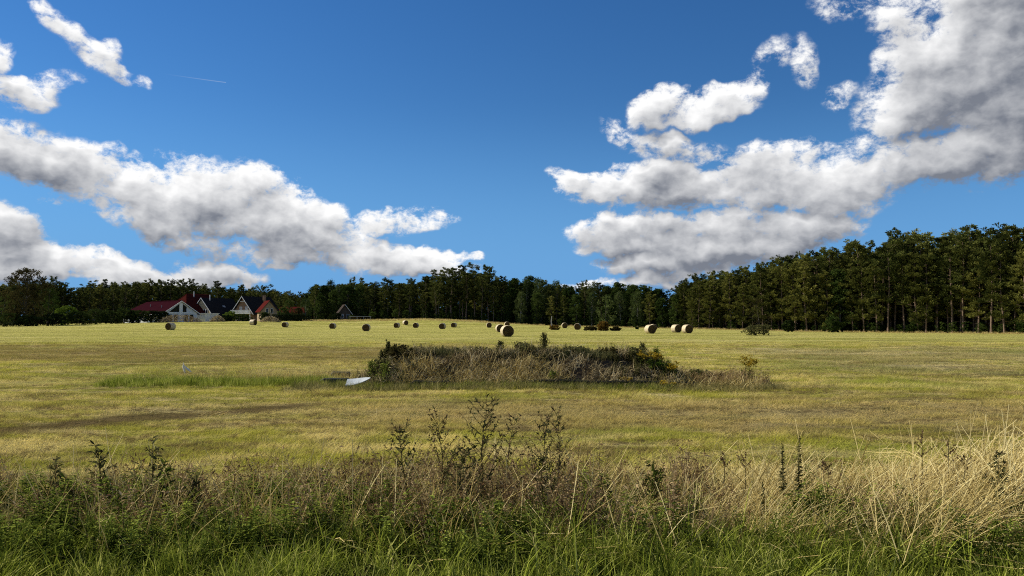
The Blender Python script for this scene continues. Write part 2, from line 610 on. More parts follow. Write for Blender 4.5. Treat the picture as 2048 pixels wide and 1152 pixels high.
def mat_ground():
    m, t, out = material("meadow_soil")
    pos = geo(t).outputs['Position']
    c = tint_node(t)
    sp = t.new('ShaderNodeSeparateXYZ'); t.l.new(pos, sp.inputs[0])
    n1 = t.noise(pos, 9.0, 5, 0.7)
    n2 = t.noise(t.mapping(pos, scale=(.6, 1.6, 1)), 1.4, 6, 0.68)
    v = t.math('ADD', t.math('MULTIPLY', t.step(n1, .3, .7), .55), t.math('MULTIPLY', t.step(n2, .32, .68), .75))
    c = t.mix(1.0, c, t.ramp(v, [(0, (.35, .33, .3)), (.6, (.95, .95, .92)), (1, (1.25, 1.22, 1.15))]), 'MULTIPLY')
    soil = t.step(sp.outputs[1], 20, 50, True, .42, 0.0)          # soil shows between the stubble
    c = t.mix(soil, c, (.11, .085, .042))
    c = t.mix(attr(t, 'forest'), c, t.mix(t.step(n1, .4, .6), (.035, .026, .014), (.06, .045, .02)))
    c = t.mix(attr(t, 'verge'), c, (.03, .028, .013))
    p = t.new('ShaderNodeBsdfDiffuse')
    t.l.new(c, p.inputs[0])
    b = t.new('ShaderNodeBump'); b.inputs['Strength'].default_value = .9; b.inputs['Distance'].default_value = .12
    t.l.new(v, b.inputs['Height'])
    t.l.new(b.outputs[0], p.inputs['Normal'])
    t.l.new(p.outputs[0], out.inputs[0])
    return m


def mat_stubble():
    m, t, out = material("stubble_blade")
    f = attr(t)
    c = t.mix(1.0, tint_node(t), t.ramp(f, [(0, (.5, .5, .36)), (.5, (1.1, 1.12, .85)), (1, (1.6, 1.5, 1.3))]), 'MULTIPLY')
    d = t.new('ShaderNodeBsdfDiffuse'); t.l.new(c, d.inputs[0])
    tr = t.new('ShaderNodeBsdfTranslucent'); t.l.new(c, tr.inputs[0])
    mx = t.new('ShaderNodeMixShader'); mx.inputs[0].default_value = .4
    t.l.new(d.outputs[0], mx.inputs[1]); t.l.new(tr.outputs[0], mx.inputs[2])
    t.l.new(mx.outputs[0], out.inputs[0])
    return m


M = {}
M['ground'] = mat_ground()
M['stubble'] = mat_stubble()
M['grass'] = leafy("green_grass", [(0, (.02, .034, .006)), (.45, (.12, .155, .017)), (.8, (.32, .36, .05)), (1, (.48, .48, .13))], .36, .6)
M['olive'] = leafy("olive_grass", [(0, (.07, .065, .022)), (.5, (.19, .18, .06)), (1, (.46, .39, .17))], .45, .5)
M['straw'] = leafy("dry_straw", [(0, (.24, .165, .05)), (.5, (.60, .48, .19)), (1, (.84, .73, .38))], .35, .3)
M['thatch'] = leafy("dead_thatch", [(0, (.05, .034, .018)), (.35, (.21, .155, .08)), (.7, (.50, .40, .21)), (1, (.70, .60, .37))], .3, .6, hue_noise=.9)
M['herb'] = leafy("herb_leaf", [(0, (.022, .032, .008)), (.5, (.10, .135, .020)), (1, (.32, .37, .07))], .36, .6)
M['weed'] = leafy("weed_leaf", [(0, (.035, .038, .014)), (.5, (.095, .095, .034)), (1, (.20, .19, .07))], .4, .3)
M['seed'] = leafy("brown_seed", [(0, (.045, .025, .013)), (.5, (.13, .08, .042)), (1, (.27, .18, .10))], .15, .3)
M['stem'] = leafy("weed_stem", [(0, (.03, .025, .012)), (1, (.12, .09, .045))], .0, .3)
M['hedge_grass'] = leafy("dark_crest_grass", [(0, (.02, .026, .012)), (.5, (.065, .075, .03)), (1, (.17, .16, .075))], .35, .5)
M['deadweed'] = leafy("dead_weed", [(0, (.075, .042, .020)), (.5, (.24, .155, .075)), (1, (.56, .43, .23))], .3, .5)
M['gold'] = leafy("goldenrod_bloom", [(0, (.24, .17, .018)), (1, (.50, .37, .045))], .35, .3)
M['rust'] = leafy("rusty_bush", [(0, (.07, .04, .012)), (.5, (.16, .095, .02)), (1, (.32, .2, .035))], .35, .2)
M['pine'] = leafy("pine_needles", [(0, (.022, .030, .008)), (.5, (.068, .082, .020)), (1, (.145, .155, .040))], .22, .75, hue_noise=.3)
M['pine_edge'] = leafy("pine_needles_sun_tint", [(0, (.034, .042, .011)), (.5, (.105, .115, .025)), (1, (.21, .205, .050))], .25, .75, hue_noise=.3)  # lighter copy of the pine needles, sunlight painted into the colour
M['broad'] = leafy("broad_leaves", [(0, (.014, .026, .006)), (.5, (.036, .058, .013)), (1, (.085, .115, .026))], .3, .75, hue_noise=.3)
M['birch'] = leafy("birch_leaves", [(0, (.022, .036, .012)), (.5, (.055, .078, .022)), (1, (.11, .135, .045))], .3, .75, hue_noise=.3)
M['brownleaf'] = leafy("turning_leaves", [(0, (.022, .02, .008)), (.5, (.05, .042, .014)), (1, (.09, .08, .028))], .3, .3, hue_noise=.4)
M['bright'] = leafy("bright_leaves", [(0, (.04, .065, .01)), (.5, (.095, .15, .02)), (1, (.2, .25, .04))], .35, .2)
M['hedge'] = leafy("hedge_leaves", [(0, (.012, .02, .006)), (.5, (.03, .045, .012)), (1, (.065, .09, .02))], .25, .4, hue_noise=.6)
M['darkhedge'] = leafy("clipped_hedge_leaves", [(0, (.008, .014, .006)), (1, (.028, .042, .014))], .15, .2)
M['bark'] = solid("pine_bark", (.21, .145, .10), .95, .5, 2.5, .6)
M['barkgrey'] = solid("grey_bark", (.085, .075, .062), .95, .4, 3.0, .5)
M['barkbirch'] = solid("birch_bark", (.42, .40, .36), .8, .7, 2.2, .3)
M['twig'] = solid("dead_twigs", (.17, .12, .085), .95, .5, 2.0)
M['maroon'] = solid("maroon_roof_tiles", (.028, .0065, .0105), .6, .25, 1.2, .35, 0.0, bscale=3)
M['darkred'] = solid("dark_red_roof_tiles", (.055, .012, .010), .6, .3, 1.2, .3, 0.0, bscale=3)
M['redroof'] = solid("red_roof_tiles", (.085, .015, .013), .6, .3, 1.2, .3, 0.0, bscale=3)
M['blackroof'] = solid("black_roof_tiles", (.022, .021, .022), .6, .25, 1.2, .3, 0.0, bscale=3)
M['brownroof'] = solid("brown_roof_tiles", (.06, .048, .042), .7, .3, 1.4, .3, 0.0, bscale=3)
M['whitewall'] = solid("white_render", (.62, .64, .66), .9, .10, .5)
M['cream'] = solid("cream_render", (.52, .42, .24), .9, .10, .5)
M['brick'] = solid("tan_brick", (.27, .165, .10), .9, .2, 1.5)
M['tan'] = solid("tan_render", (.33, .25, .16), .9, .15, .8)
M['cabinwall'] = solid("dark_timber", (.075, .06, .045), .9, .3, 1.5)
M['whitepaint'] = solid("white_paint", (.74, .74, .72), .6, .08, .8)
M['greypaint'] = solid("grey_boards", (.30, .31, .32), .8, .2, 1.0)
M['glass'] = solid("window_glass", (.012, .014, .017), .08, .1, .5, 0, .6)
M['blind'] = solid("window_blind", (.5, .48, .44), .8, .1, .5)
M['concrete'] = solid("concrete", (.30, .29, .27), .9, .2, 1.0)
M['post'] = solid("weathered_wood", (.34, .33, .31), .9, .4, 6.0, .4)
M['plastic_white'] = solid("white_plastic_panel", (.46, .50, .52), .5, .16, 4.0, 0, .4)
M['plastic_black'] = solid("black_plastic_sheet", (.010, .010, .010), .8, .3, 5.0, .3, .12)
M['net_green'] = solid("dark_green_net", (.016, .026, .02), .7, .4, 8.0, .4)
M['white_strip'] = solid("white_plastic_strip", (.78, .74, .62), .6, .1, 6.0)
M['mound'] = solid("spoil_earth", (.055, .040, .026), 1.0, .5, 3.0, .6)


def mat_straw_end():
    m, t, out = material("bale_straw_end")
    tc = t.new('ShaderNodeTexCoord').outputs['Object']
    sp = t.new('ShaderNodeSeparateXYZ'); t.l.new(tc, sp.inputs[0])
    rr = t.math('SQRT', t.math('ADD', t.math('POWER', sp.outputs[0], 2), t.math('POWER', t.math('SUBTRACT', sp.outputs[2], .68), 2)))
    n = t.noise(tc, 7, 5, .7)
    ring = t.math('SINE', t.math('ADD', t.math('MULTIPLY', rr, 46), t.math('MULTIPLY', n, 7)))
    f = t.math('ADD', t.math('MULTIPLY', ring, .22), n, clamp=True)
    c = t.ramp(f, [(.2, (.026, .016, .007)), (.55, (.085, .054, .023)), (.9, (.20, .14, .066))])  # ends darker than the straw itself: their shade is put into the colour
    d = t.new('ShaderNodeBsdfDiffuse'); t.l.new(c, d.inputs[0])
    b = t.new('ShaderNodeBump'); b.inputs['Strength'].default_value = 1; b.inputs['Distance'].default_value = .04
    t.l.new(f, b.inputs['Height']); t.l.new(b.outputs[0], d.inputs['Normal'])
    t.l.new(d.outputs[0], out.inputs[0])
    return m


def mat_net():
    m, t, out = material("bale_net_wrap")
    tc = t.new('ShaderNodeTexCoord').outputs['Object']
    n = t.noise(t.mapping(tc, scale=(1, .25, 1)), 16, 4, .65)
    n2 = t.noise(tc, 2.2, 3, .6)
    c = t.mix(t.step(n, .35, .65), (.36, .27, .14), (.66, .56, .36))
    c = t.mix(t.step(n2, .5, .75, True, 0, .5), c, (.30, .235, .13))
    d = t.new('ShaderNodeBsdfPrincipled'); t.l.new(c, d.inputs['Base Color'])
    d.inputs['Roughness'].default_value = .62
    b = t.new('ShaderNodeBump'); b.inputs['Strength'].default_value = .6; b.inputs['Distance'].default_value = .02
    t.l.new(n, b.inputs['Height']); t.l.new(b.outputs[0], d.inputs['Normal'])
    t.l.new(d.outputs[0], out.inputs[0])
    return m


M['straw_end'] = mat_straw_end()
M['net'] = mat_net()


# ------------------------------------------------------------------ ground
def build_ground():
    ang = np.radians(np.unique(np.concatenate([np.arange(-180, 180, 6.0), np.arange(-48, 48.01, 0.45)])))
    rad = np.concatenate([[0.8, 2.0, 3.2], np.geomspace(4.2, 70, 110), np.geomspace(73, 420, 60), np.geomspace(460, 5000, 14)])
    A, R = np.meshgrid(ang, rad, indexing='ij')
    X, Y = R * np.sin(A), R * np.cos(A)
    Z = ground_z(X, Y)
    na, nr = A.shape
    verts = [(0, 0, float(gz(0, 0)))] + list(map(tuple, np.stack([X, Y, Z], -1).reshape(-1, 3).tolist()))
    faces = []
    for i in range(na):
        j = (i + 1) % na
        faces.append((0, 1 + j * nr, 1 + i * nr))
        for k in range(nr - 1):
            faces.append((1 + i * nr + k, 1 + j * nr + k, 1 + j * nr + k + 1, 1 + i * nr + k + 1))
    me = bpy.data.meshes.new("ground")
    me.from_pydata(verts, [], faces)
    p = px_of(X, Y)
    D = np.interp(p, EDGE_PX, EDGE_D)
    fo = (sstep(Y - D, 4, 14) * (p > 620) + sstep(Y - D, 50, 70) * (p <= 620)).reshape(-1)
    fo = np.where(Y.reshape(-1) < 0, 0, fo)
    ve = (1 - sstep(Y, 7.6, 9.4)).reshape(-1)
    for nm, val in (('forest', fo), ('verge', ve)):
        a = me.attributes.new(nm, 'FLOAT', 'POINT')
        a.data.foreach_set('value', np.concatenate([[float(nm == 'verge')], val]).astype(np.float32))
    me.materials.append(M['ground'])
    me.polygons.foreach_set('use_smooth', [True] * len(me.polygons))
    me.update()
    tag(link("ground", me), kind='structure')


build_ground()


# ------------------------------------------------------------------ scattering of uncountable growth
def scatter(name, meshes, pts, rot, scl, idx, kind='stuff', label=None):
    """ONE object that stands small tuft meshes on many points."""
    n = len(pts)
    me = bpy.data.meshes.new(name)
    me.vertices.add(n)
    me.vertices.foreach_set('co', np.asarray(pts, dtype=np.float32).reshape(-1))
    for nm, ty, val in (('t_rot', 'FLOAT_VECTOR', rot), ('t_scl', 'FLOAT_VECTOR', scl)):
        a = me.attributes.new(nm, ty, 'POINT')
        a.data.foreach_set('vector', np.asarray(val, dtype=np.float32).reshape(-1))
    a = me.attributes.new('t_idx', 'INT', 'POINT')
    a.data.foreach_set('value', np.asarray(idx, dtype=np.int32))
    o = link(name, me)
    tag(o, label=label, kind=kind)
    g = bpy.data.node_groups.new(name + "_growth", 'GeometryNodeTree')
    g.interface.new_socket("Geometry", in_out='INPUT', socket_type='NodeSocketGeometry')
    g.interface.new_socket("Geometry", in_out='OUTPUT', socket_type='NodeSocketGeometry')
    nn, ll = g.nodes, g.links
    gi, go = nn.new('NodeGroupInput'), nn.new('NodeGroupOutput')
    join = nn.new('GeometryNodeJoinGeometry')
    for m in reversed(meshes):
        src = bpy.data.objects.new(m.name, m)       # source of the copies; never linked to the scene
        oi = nn.new('GeometryNodeObjectInfo')
        oi.inputs['Object'].default_value = src
        oi.inputs['As Instance'].default_value = False
        gt = nn.new('GeometryNodeGeometryToInstance')
        ll.new(oi.outputs['Geometry'], gt.inputs[0])
        ll.new(gt.outputs[0], join.inputs[0])
    ip = nn.new('GeometryNodeInstanceOnPoints')
    ip.inputs['Pick Instance'].default_value = True

    def named(nm, ty):
        nd = nn.new('GeometryNodeInputNamedAttribute')
        nd.data_type = ty
        nd.inputs[0].default_value = nm
        return nd.outputs[0]
    ll.new(gi.outputs[0], ip.inputs['Points'])
    ll.new(join.outputs[0], ip.inputs['Instance'])
    ll.new(named('t_idx', 'INT'), ip.inputs['Instance Index'])
    er = nn.new('FunctionNodeEulerToRotation')
    ll.new(named('t_rot', 'FLOAT_VECTOR'), er.inputs[0])
    ll.new(er.outputs[0], ip.inputs['Rotation'])
    ll.new(named('t_scl', 'FLOAT_VECTOR'), ip.inputs['Scale'])
    ll.new(ip.outputs[0], go.inputs[0])
    md = o.modifiers.new("growth", 'NODES')
    md.node_group = g
    return o


def wedge_points(rng, n, y0, y1, margin=1.22, power=2.0, xr=None):
    """Points on the ground between two distances, across what the lens takes in and a bit beyond."""
    u = rng.uniform(0, 1, n)
    y = (y0 ** power + u * (y1 ** power - y0 ** power)) ** (1 / power)
    x = rng.uniform(-1, 1, n) * (1024 / FPX * margin * y + .6)
    return x, y


# ------------------------------------------------------------------ tuft meshes
R = random.Random(11)


def stubble_patch(seed):
    r = random.Random(seed)
    b = Buf()
    for _ in range(130):
        rad, a = .42 * math.sqrt(r.random()), r.uniform(0, 2 * PI)
        p = (rad * math.cos(a), rad * math.sin(a), -.01)
        if r.random() < .3:       # lying straws
            L = r.uniform(.06, .2)
            b.blade((p[0], p[1], r.uniform(.0, .035)), r.uniform(0, 2 * PI), L, r.uniform(.004, .007), .985, 1.0, r.uniform(.55, 1), 2)
        else:
            b.blade(p, r.uniform(0, 2 * PI), r.uniform(.025, .085), r.uniform(.004, .009), r.uniform(.1, .75), 1.4, min(1, r.random() ** 1.3), 2)
    return b.mesh("stubble_tuft", M['stubble'])


def grass_tuft(seed, n=55, h=(.18, .5), spread=.13, w=(.004, .0085), mat='grass', tone=(0, .9), lean=(.1, .75), droop=.25):
    r = random.Random(seed)
    b = Buf()
    for _ in range(n):
        rad, a = spread * math.sqrt(r.random()), r.uniform(0, 2 * PI)
        p = (rad * math.cos(a), rad * math.sin(a), -.02)
        b.blade(p, a + r.uniform(-1.2, 1.2), r.uniform(*h), r.uniform(*w), r.uniform(*lean), r.uniform(1.4, 2.4), r.uniform(*tone), 4, 0, r.uniform(0, droop))
    return b.mesh("grass_tuft", M[mat])


def straw_tuft(seed, n=22, h=(.4, .95), lean=(.05, .5), az=None, spread=.15, seedy=True, thick=1.0):
    r = random.Random(seed)
    b = Buf()
    for _ in range(n):
        rad, a = spread * math.sqrt(r.random()), r.uniform(0, 2 * PI)
        d = r.gauss(az, .45) if az is not None else r.uniform(0, 2 * PI)
        L, le, tn = r.uniform(*h), r.uniform(*lean), r.uniform(.2, 1)
        pts, x, y, z = [], rad * math.cos(a), rad * math.sin(a), -.02
        bend = r.uniform(0, .5)
        for i in range(5):
            t = i / 4
            l2 = le * (1 + bend * t)
            pts.append((x + math.cos(d) * L * l2 * t, y + math.sin(d) * L * l2 * t, z + L * t * math.sqrt(max(.03, 1 - min(.97, l2) ** 2))))
        b.tube(pts, [v * thick for v in (.0022, .002, .0018, .0015, .001)], 3, tn)
        if seedy and r.random() < .55:
            p, q = Vector(pts[-1]), (Vector(pts[-1]) - Vector(pts[-2])).normalized()
            for k in range(7):
                b.leaf(p - q * (.012 * k), q + Vector((r.uniform(-.5, .5), r.uniform(-.5, .5), r.uniform(-.3, .3))), (r.uniform(-1, 1), r.uniform(-1, 1), 1), r.uniform(.015, .035), .004, tn * .8)
        if r.random() < .4:       # a dry leaf
            p = Vector(pts[r.choice([1, 2])])
            b.blade(tuple(p), r.uniform(0, 2 * PI), r.uniform(.1, .25), .005, r.uniform(.6, .95), 1.5, tn * .8, 3, 0, .4)
    return b.mesh("straw_tuft", M['straw'])


def herb_tuft(seed, h=(.25, .55), n=5, mat='herb', leaf=(.035, .075)):
    """Leafy stems like nettles and young goldenrod."""
    r = random.Random(seed)
    b = Buf()
    for _ in range(n):
        a, rad = r.uniform(0, 2 * PI), r.uniform(0, .14)
        x, y, H = rad * math.cos(a), rad * math.sin(a), r.uniform(*h)
        lx, ly = r.uniform(-.18, .18), r.uniform(-.18, .18)
        P = lambda t: Vector((x + lx * H * t * t, y + ly * H * t * t, H * t - .02))
        b.tube([P(0), P(.35), P(.7), P(1)], [.004, .0035, .0028, .0012], 3, .25)
        k, t = 0, .12
        while t < 1:
            for s in (0, PI):
                az = k * 1.57 + s + r.uniform(-.4, .4)
                d = Vector((math.cos(az), math.sin(az), r.uniform(-.25, .45)))
                L = r.uniform(*leaf) * (1.15 - .55 * t)
                b.leaf(P(t), d, (r.uniform(-.3, .3), r.uniform(-.3, .3), 1), L, L * r.uniform(.34, .5), min(1, max(0, r.gauss(.3 + .35 * t, .18))))
            t += r.uniform(.05, .085)
            k += 1
    return b.mesh("herb_tuft", M[mat])


def brown_tuft(seed, h=(.3, .6), n=9):
    """Dead brown weed stems with small seed heads."""
    r = random.Random(seed)
    b = Buf()
    for _ in range(n):
        a, rad = r.uniform(0, 2 * PI), r.uniform(0, .16)
        x, y, H = rad * math.cos(a), rad * math.sin(a), r.uniform(*h)
        lx, ly = r.uniform(-.35, .35), r.uniform(-.35, .35)
        P = lambda t: Vector((x + lx * H * t, y + ly * H * t, H * t - .02))
        b.tube([P(0), P(.5), P(1)], [.003, .0025, .001], 3, r.uniform(.3, .9))
        for _ in range(r.randint(8, 16)):
            t = r.uniform(.25, 1)
            d = Vector((r.uniform(-1, 1), r.uniform(-1, 1), r.uniform(-.2, .9)))
            L = r.uniform(.015, .06)
            b.leaf(P(t), d, (r.uniform(-1, 1), r.uniform(-1, 1), .6), L, L * r.uniform(.15, .4), r.uniform(.1, 1))
    return b.mesh("brown_tuft", M['deadweed'])


def thatch_tuft(seed, n=45):
    """Long dead grass hanging over."""
    r = random.Random(seed)
    b = Buf()
    for _ in range(n):
        a = r.uniform(0, 2 * PI)
        b.blade((r.uniform(-.2, .2), r.uniform(-.2, .2), -.02), a, r.uniform(.2, .6), r.uniform(.008, .017), r.uniform(.35, .98), r.uniform(1.0, 1.9), r.random(), 4, 0, r.uniform(.2, .9))
    return b.mesh("thatch_tuft", M['thatch'])


def growth(name, meshes, x, y, rng, scale=(.8, 1.2), tilt=.12, zoff=0.0, z=None, label=None, flat=None):
    n = len(x)
    if z is None:
        z = ground_z(x, y)
    rot = np.stack([rng.normal(0, tilt, n), rng.normal(0, tilt, n), rng.uniform(0, 2 * PI, n)], -1)
    s = rng.uniform(*scale, n)
    s3 = np.stack([s, s, s * (flat if flat is not None else 1)], -1)
    return scatter(name, meshes, np.stack([x, y, z + zoff], -1), rot, s3, rng.randint(0, len(meshes), n), label=label)


def build_field_growth():
    rng = np.random.RandomState(5)
    patches = [stubble_patch(s) for s in range(8)]
    xs, ys, sc = [], [], []
    for n, a, b, s in ((4200, 8.6, 15, .85), (6000, 15, 26, .95), (7000, 26, 45, 1.15), (4500, 45, 66, 1.4)):
        x, y = wedge_points(rng, n, a, b, 1.15)
        keep = vnoise(x / .8, y / .45, 9) + .6 * vnoise(x / 3.5, y / 2, 10) > .52
        tr = np.abs(y - (.95 * x + 22)) < .8
        keep &= ~(tr & (x < -4.4) & (x > -10.2) & (rng.uniform(size=n) < .8))
        xs.append(x[keep]); ys.append(y[keep]); sc.append(np.full(keep.sum(), s))
    x, y, s = map(np.concatenate, (xs, ys, sc))
    n = len(x)
    rot = np.stack([rng.normal(0, .05, n), rng.normal(0, .05, n), rng.uniform(0, 2 * PI, n)], -1)
    hs = s * rng.uniform(.5, 1.3, n) * (.35 + .9 * vnoise(x / 1.6, y / .9, 12) ** 1.6)
    scatter("stubble_grass", patches, np.stack([x, y, ground_z(x, y)], -1), rot, np.stack([s, s, hs], -1), rng.randint(0, 8, n),
            label="short yellow green stubble of the mown meadow")
    # taller tussocks left here and there
    tufts = [grass_tuft(90 + k, 30, (.08, .2), .12, (.004, .008), 'olive', (.1, 1)) for k in range(4)]
    x, y = wedge_points(rng, 5200, 9, 60, 1.15)
    k = vnoise(x / 2.2, y / 1.3, 21) + .4 * vnoise(x / .5, y / .5, 22) > .82
    growth("meadow_grass", tufts, x[k], y[k], rng, (.6, 1.2), label="olive tussocks standing in the mown meadow")
    hay = [straw_tuft(20 + k, 26, (.12, .35), (.9, .985), None, .28, False, 1.6) for k in range(5)]
    x, y = wedge_points(rng, 9000, 9, 60, 1.15)
    sw = .5 + .5 * np.sin((y - .10 * x + 1.5 * vnoise(x / 6, y / 6, 5)) * 1.15)
    k = rng.uniform(size=len(x)) < .06 + .5 * sw ** 5 * (vnoise(x / 2.5, y / 1.2, 26) > .42)
    growth("loose_hay", hay, x[k], y[k], rng, (.5, 1.1), .1, label="loose strands of hay left lying on the mown meadow")
    # strip of tall fresh grass on the left of the mound
    green = [grass_tuft(60 + k, 45, (.15, .36), .16, (.006, .011), 'grass', (.3, 1)) for k in range(4)]
    x = rng.uniform(-12.6, -5.6, 700)
    y = 23.2 + (x + 9) * .02 + rng.normal(0, .6, 700) * (1 - .3 * np.abs(x + 9) / 3.5)
    growth("tall_green_grass", green, x, y, rng, (.6, 1.15), label="strip of tall fresh green grass left of the mound")
    dry = [straw_tuft(30 + k, 18, (.25, .55), (.1, .5), None, .2) for k in range(4)]
    x = np.concatenate([rng.normal(-7.4, .9, 45), rng.normal(-5.6, .6, 35), rng.uniform(-12, -8, 30)])
    y = 24.3 + rng.normal(0, .5, len(x))
    growth("dry_seed_grass", dry, x, y, rng, (.7, 1.1), label="pale seeding grass behind the green strip")


build_field_growth()


def build_verge():
    rng = np.random.RandomState(8)
    lush = [grass_tuft(s, 42, (.16, .52), .17, (.006, .012), 'grass', (0, .95), (.2, .97), .6) for s in range(7)]
    x, y = wedge_points(rng, 2000, 5.0, 7.0, 1.25, 1.5)
    keep = (y < 6.2 + .8 * vnoise(x / .9, x * 0, 31)) & (vnoise(x / .42, y / .34, 77) > .46)
    growth("verge_grass", lush, x[keep], y[keep], rng, (.45, .98), .3, label="lush green grass of the near verge")
    arch = [grass_tuft(40 + s, 16, (.35, .7), .08, (.010, .018), 'grass', (.2, 1), (.5, .97), .6) for s in range(4)]
    x, y = wedge_points(rng, 230, 4.6, 7.0, 1.25, 1.5)
    growth("arching_grass", arch, x, y, rng, (.6, 1.0), .15, label="broad arching grass blades in the near verge")
    short = [grass_tuft(200 + s, 45, (.08, .26), .16, (.006, .011), 'grass', (.25, 1), (.15, .95), .4) for s in range(5)]
    x, y = wedge_points(rng, 1900, 4.2, 6.4, 1.25, 1.5)
    kk = vnoise(x / .35, y / .28, 79) > .42
    x, y = x[kk], y[kk]
    growth("low_verge_grass", short, x, y, rng, (.7, 1.4), .25, label="short grass at the foot of the verge growth")
    # leafy herbs, dense on the left
    herbs = [herb_tuft(300 + s, (.2, .52), 5, 'herb', (.045, .10)) for s in range(7)]
    x, y = wedge_points(rng, 1500, 5.5, 7.9, 1.25, 1.5)
    p = px_of(x, y)
    dens = np.interp(p, [-200, 300, 700, 900, 1250, 1500, 1750, 2200], [.9, .9, .5, .35, .15, .15, .6, .5]) * np.where(y > 6.9, np.interp(p, [600, 800], [.9, .3]), 1)
    keep = rng.uniform(size=len(x)) < dens * 1.7 * sstep(vnoise(x / .5, y / .4, 44), .34, .62)
    growth("verge_herbs", herbs, x[keep], y[keep], rng, (.55, .98), label="leafy nettles and herbs crowding the verge")
    # olive and brown dead stems behind
    olive = [grass_tuft(400 + s, 34, (.15, .5), .2, (.005, .010), 'olive', (0, 1), (.15, .95), .4) for s in range(5)]
    x, y = wedge_points(rng, 1500, 6.2, 9.3, 1.25, 1.5)
    kk = vnoise(x / .5, y / .4, 81) > np.interp(px_of(x, y), [1200, 1400], [.34, .55])
    x, y = x[kk], y[kk]
    growth("rank_grass", olive, x, y, rng, (.55, 1.0), .2, label="half dry rank grass along the field edge")
    brown = [brown_tuft(500 + s) for s in range(6)]
    x, y = wedge_points(rng, 1000, 6.1, 8.9, 1.25, 1.5)
    p = px_of(x, y)
    keep = rng.uniform(size=len(x)) < np.interp(p, [0, 600, 750, 1200, 1500, 2100], [.2, .25, .6, .6, .12, .1])
    growth("dead_weeds", brown, x[keep], y[keep], rng, (.6, 1.1), label="dead brown weed stems of the verge")
    # pale straws: loose ones on the left, a dense leaning sheaf on the right
    loose = [straw_tuft(600 + s, 8, (.4, 1.0), (.25, .97), None, .3, False, 2.2) for s in range(5)]
    x, y = wedge_points(rng, 640, 5.7, 8.4, 1.2, 1.5)
    p = px_of(x, y)
    keep = rng.uniform(size=len(x)) < np.interp(p, [0, 500, 650, 760, 1100, 1300], [.5, .6, .75, .5, .4, .5])
    growth("loose_straw", loose, x[keep], y[keep], rng, (.6, 1.0), label="pale broken straws criss-crossing over the verge")
    lean = [straw_tuft(700 + s, 26, (.5, 1.05), (.45, .99), .15, .25, False, 1.8) for s in range(6)]
    x, y = wedge_points(rng, 3000, 5.9, 8.5, 1.3, 1.5)
    p = px_of(x, y)
    prob = np.interp(p, [1120, 1250, 1400, 1650, 1850, 2100], [.02, .2, .25, .28, .75, 1]) * np.interp(y, [5.9, 6.6, 8.0], [.3, 1, .9])
    k = rng.uniform(size=len(x)) < prob * 1.9 * sstep(vnoise(x / .45, y / .4, 55), .25, .65)
    x, y, p = x[k], y[k], p[k]
    n = len(x)
    s = rng.uniform(.6, .85, n) * np.interp(p, [1200, 1700, 2048], [.7, .9, 1.7])
    rot = np.stack([rng.normal(0, .1, n), rng.normal(0, .1, n) - np.interp(p, [1500, 2048], [0, -.08]), rng.normal(0.1, .5, n)], -1)
    scatter("leaning_straw", lean, np.stack([x, y, ground_z(x, y)], -1), rot, np.stack([s, s, s], -1), rng.randint(0, 6, n),
            label="golden dry grass leaning over on the right of the verge")


build_verge()


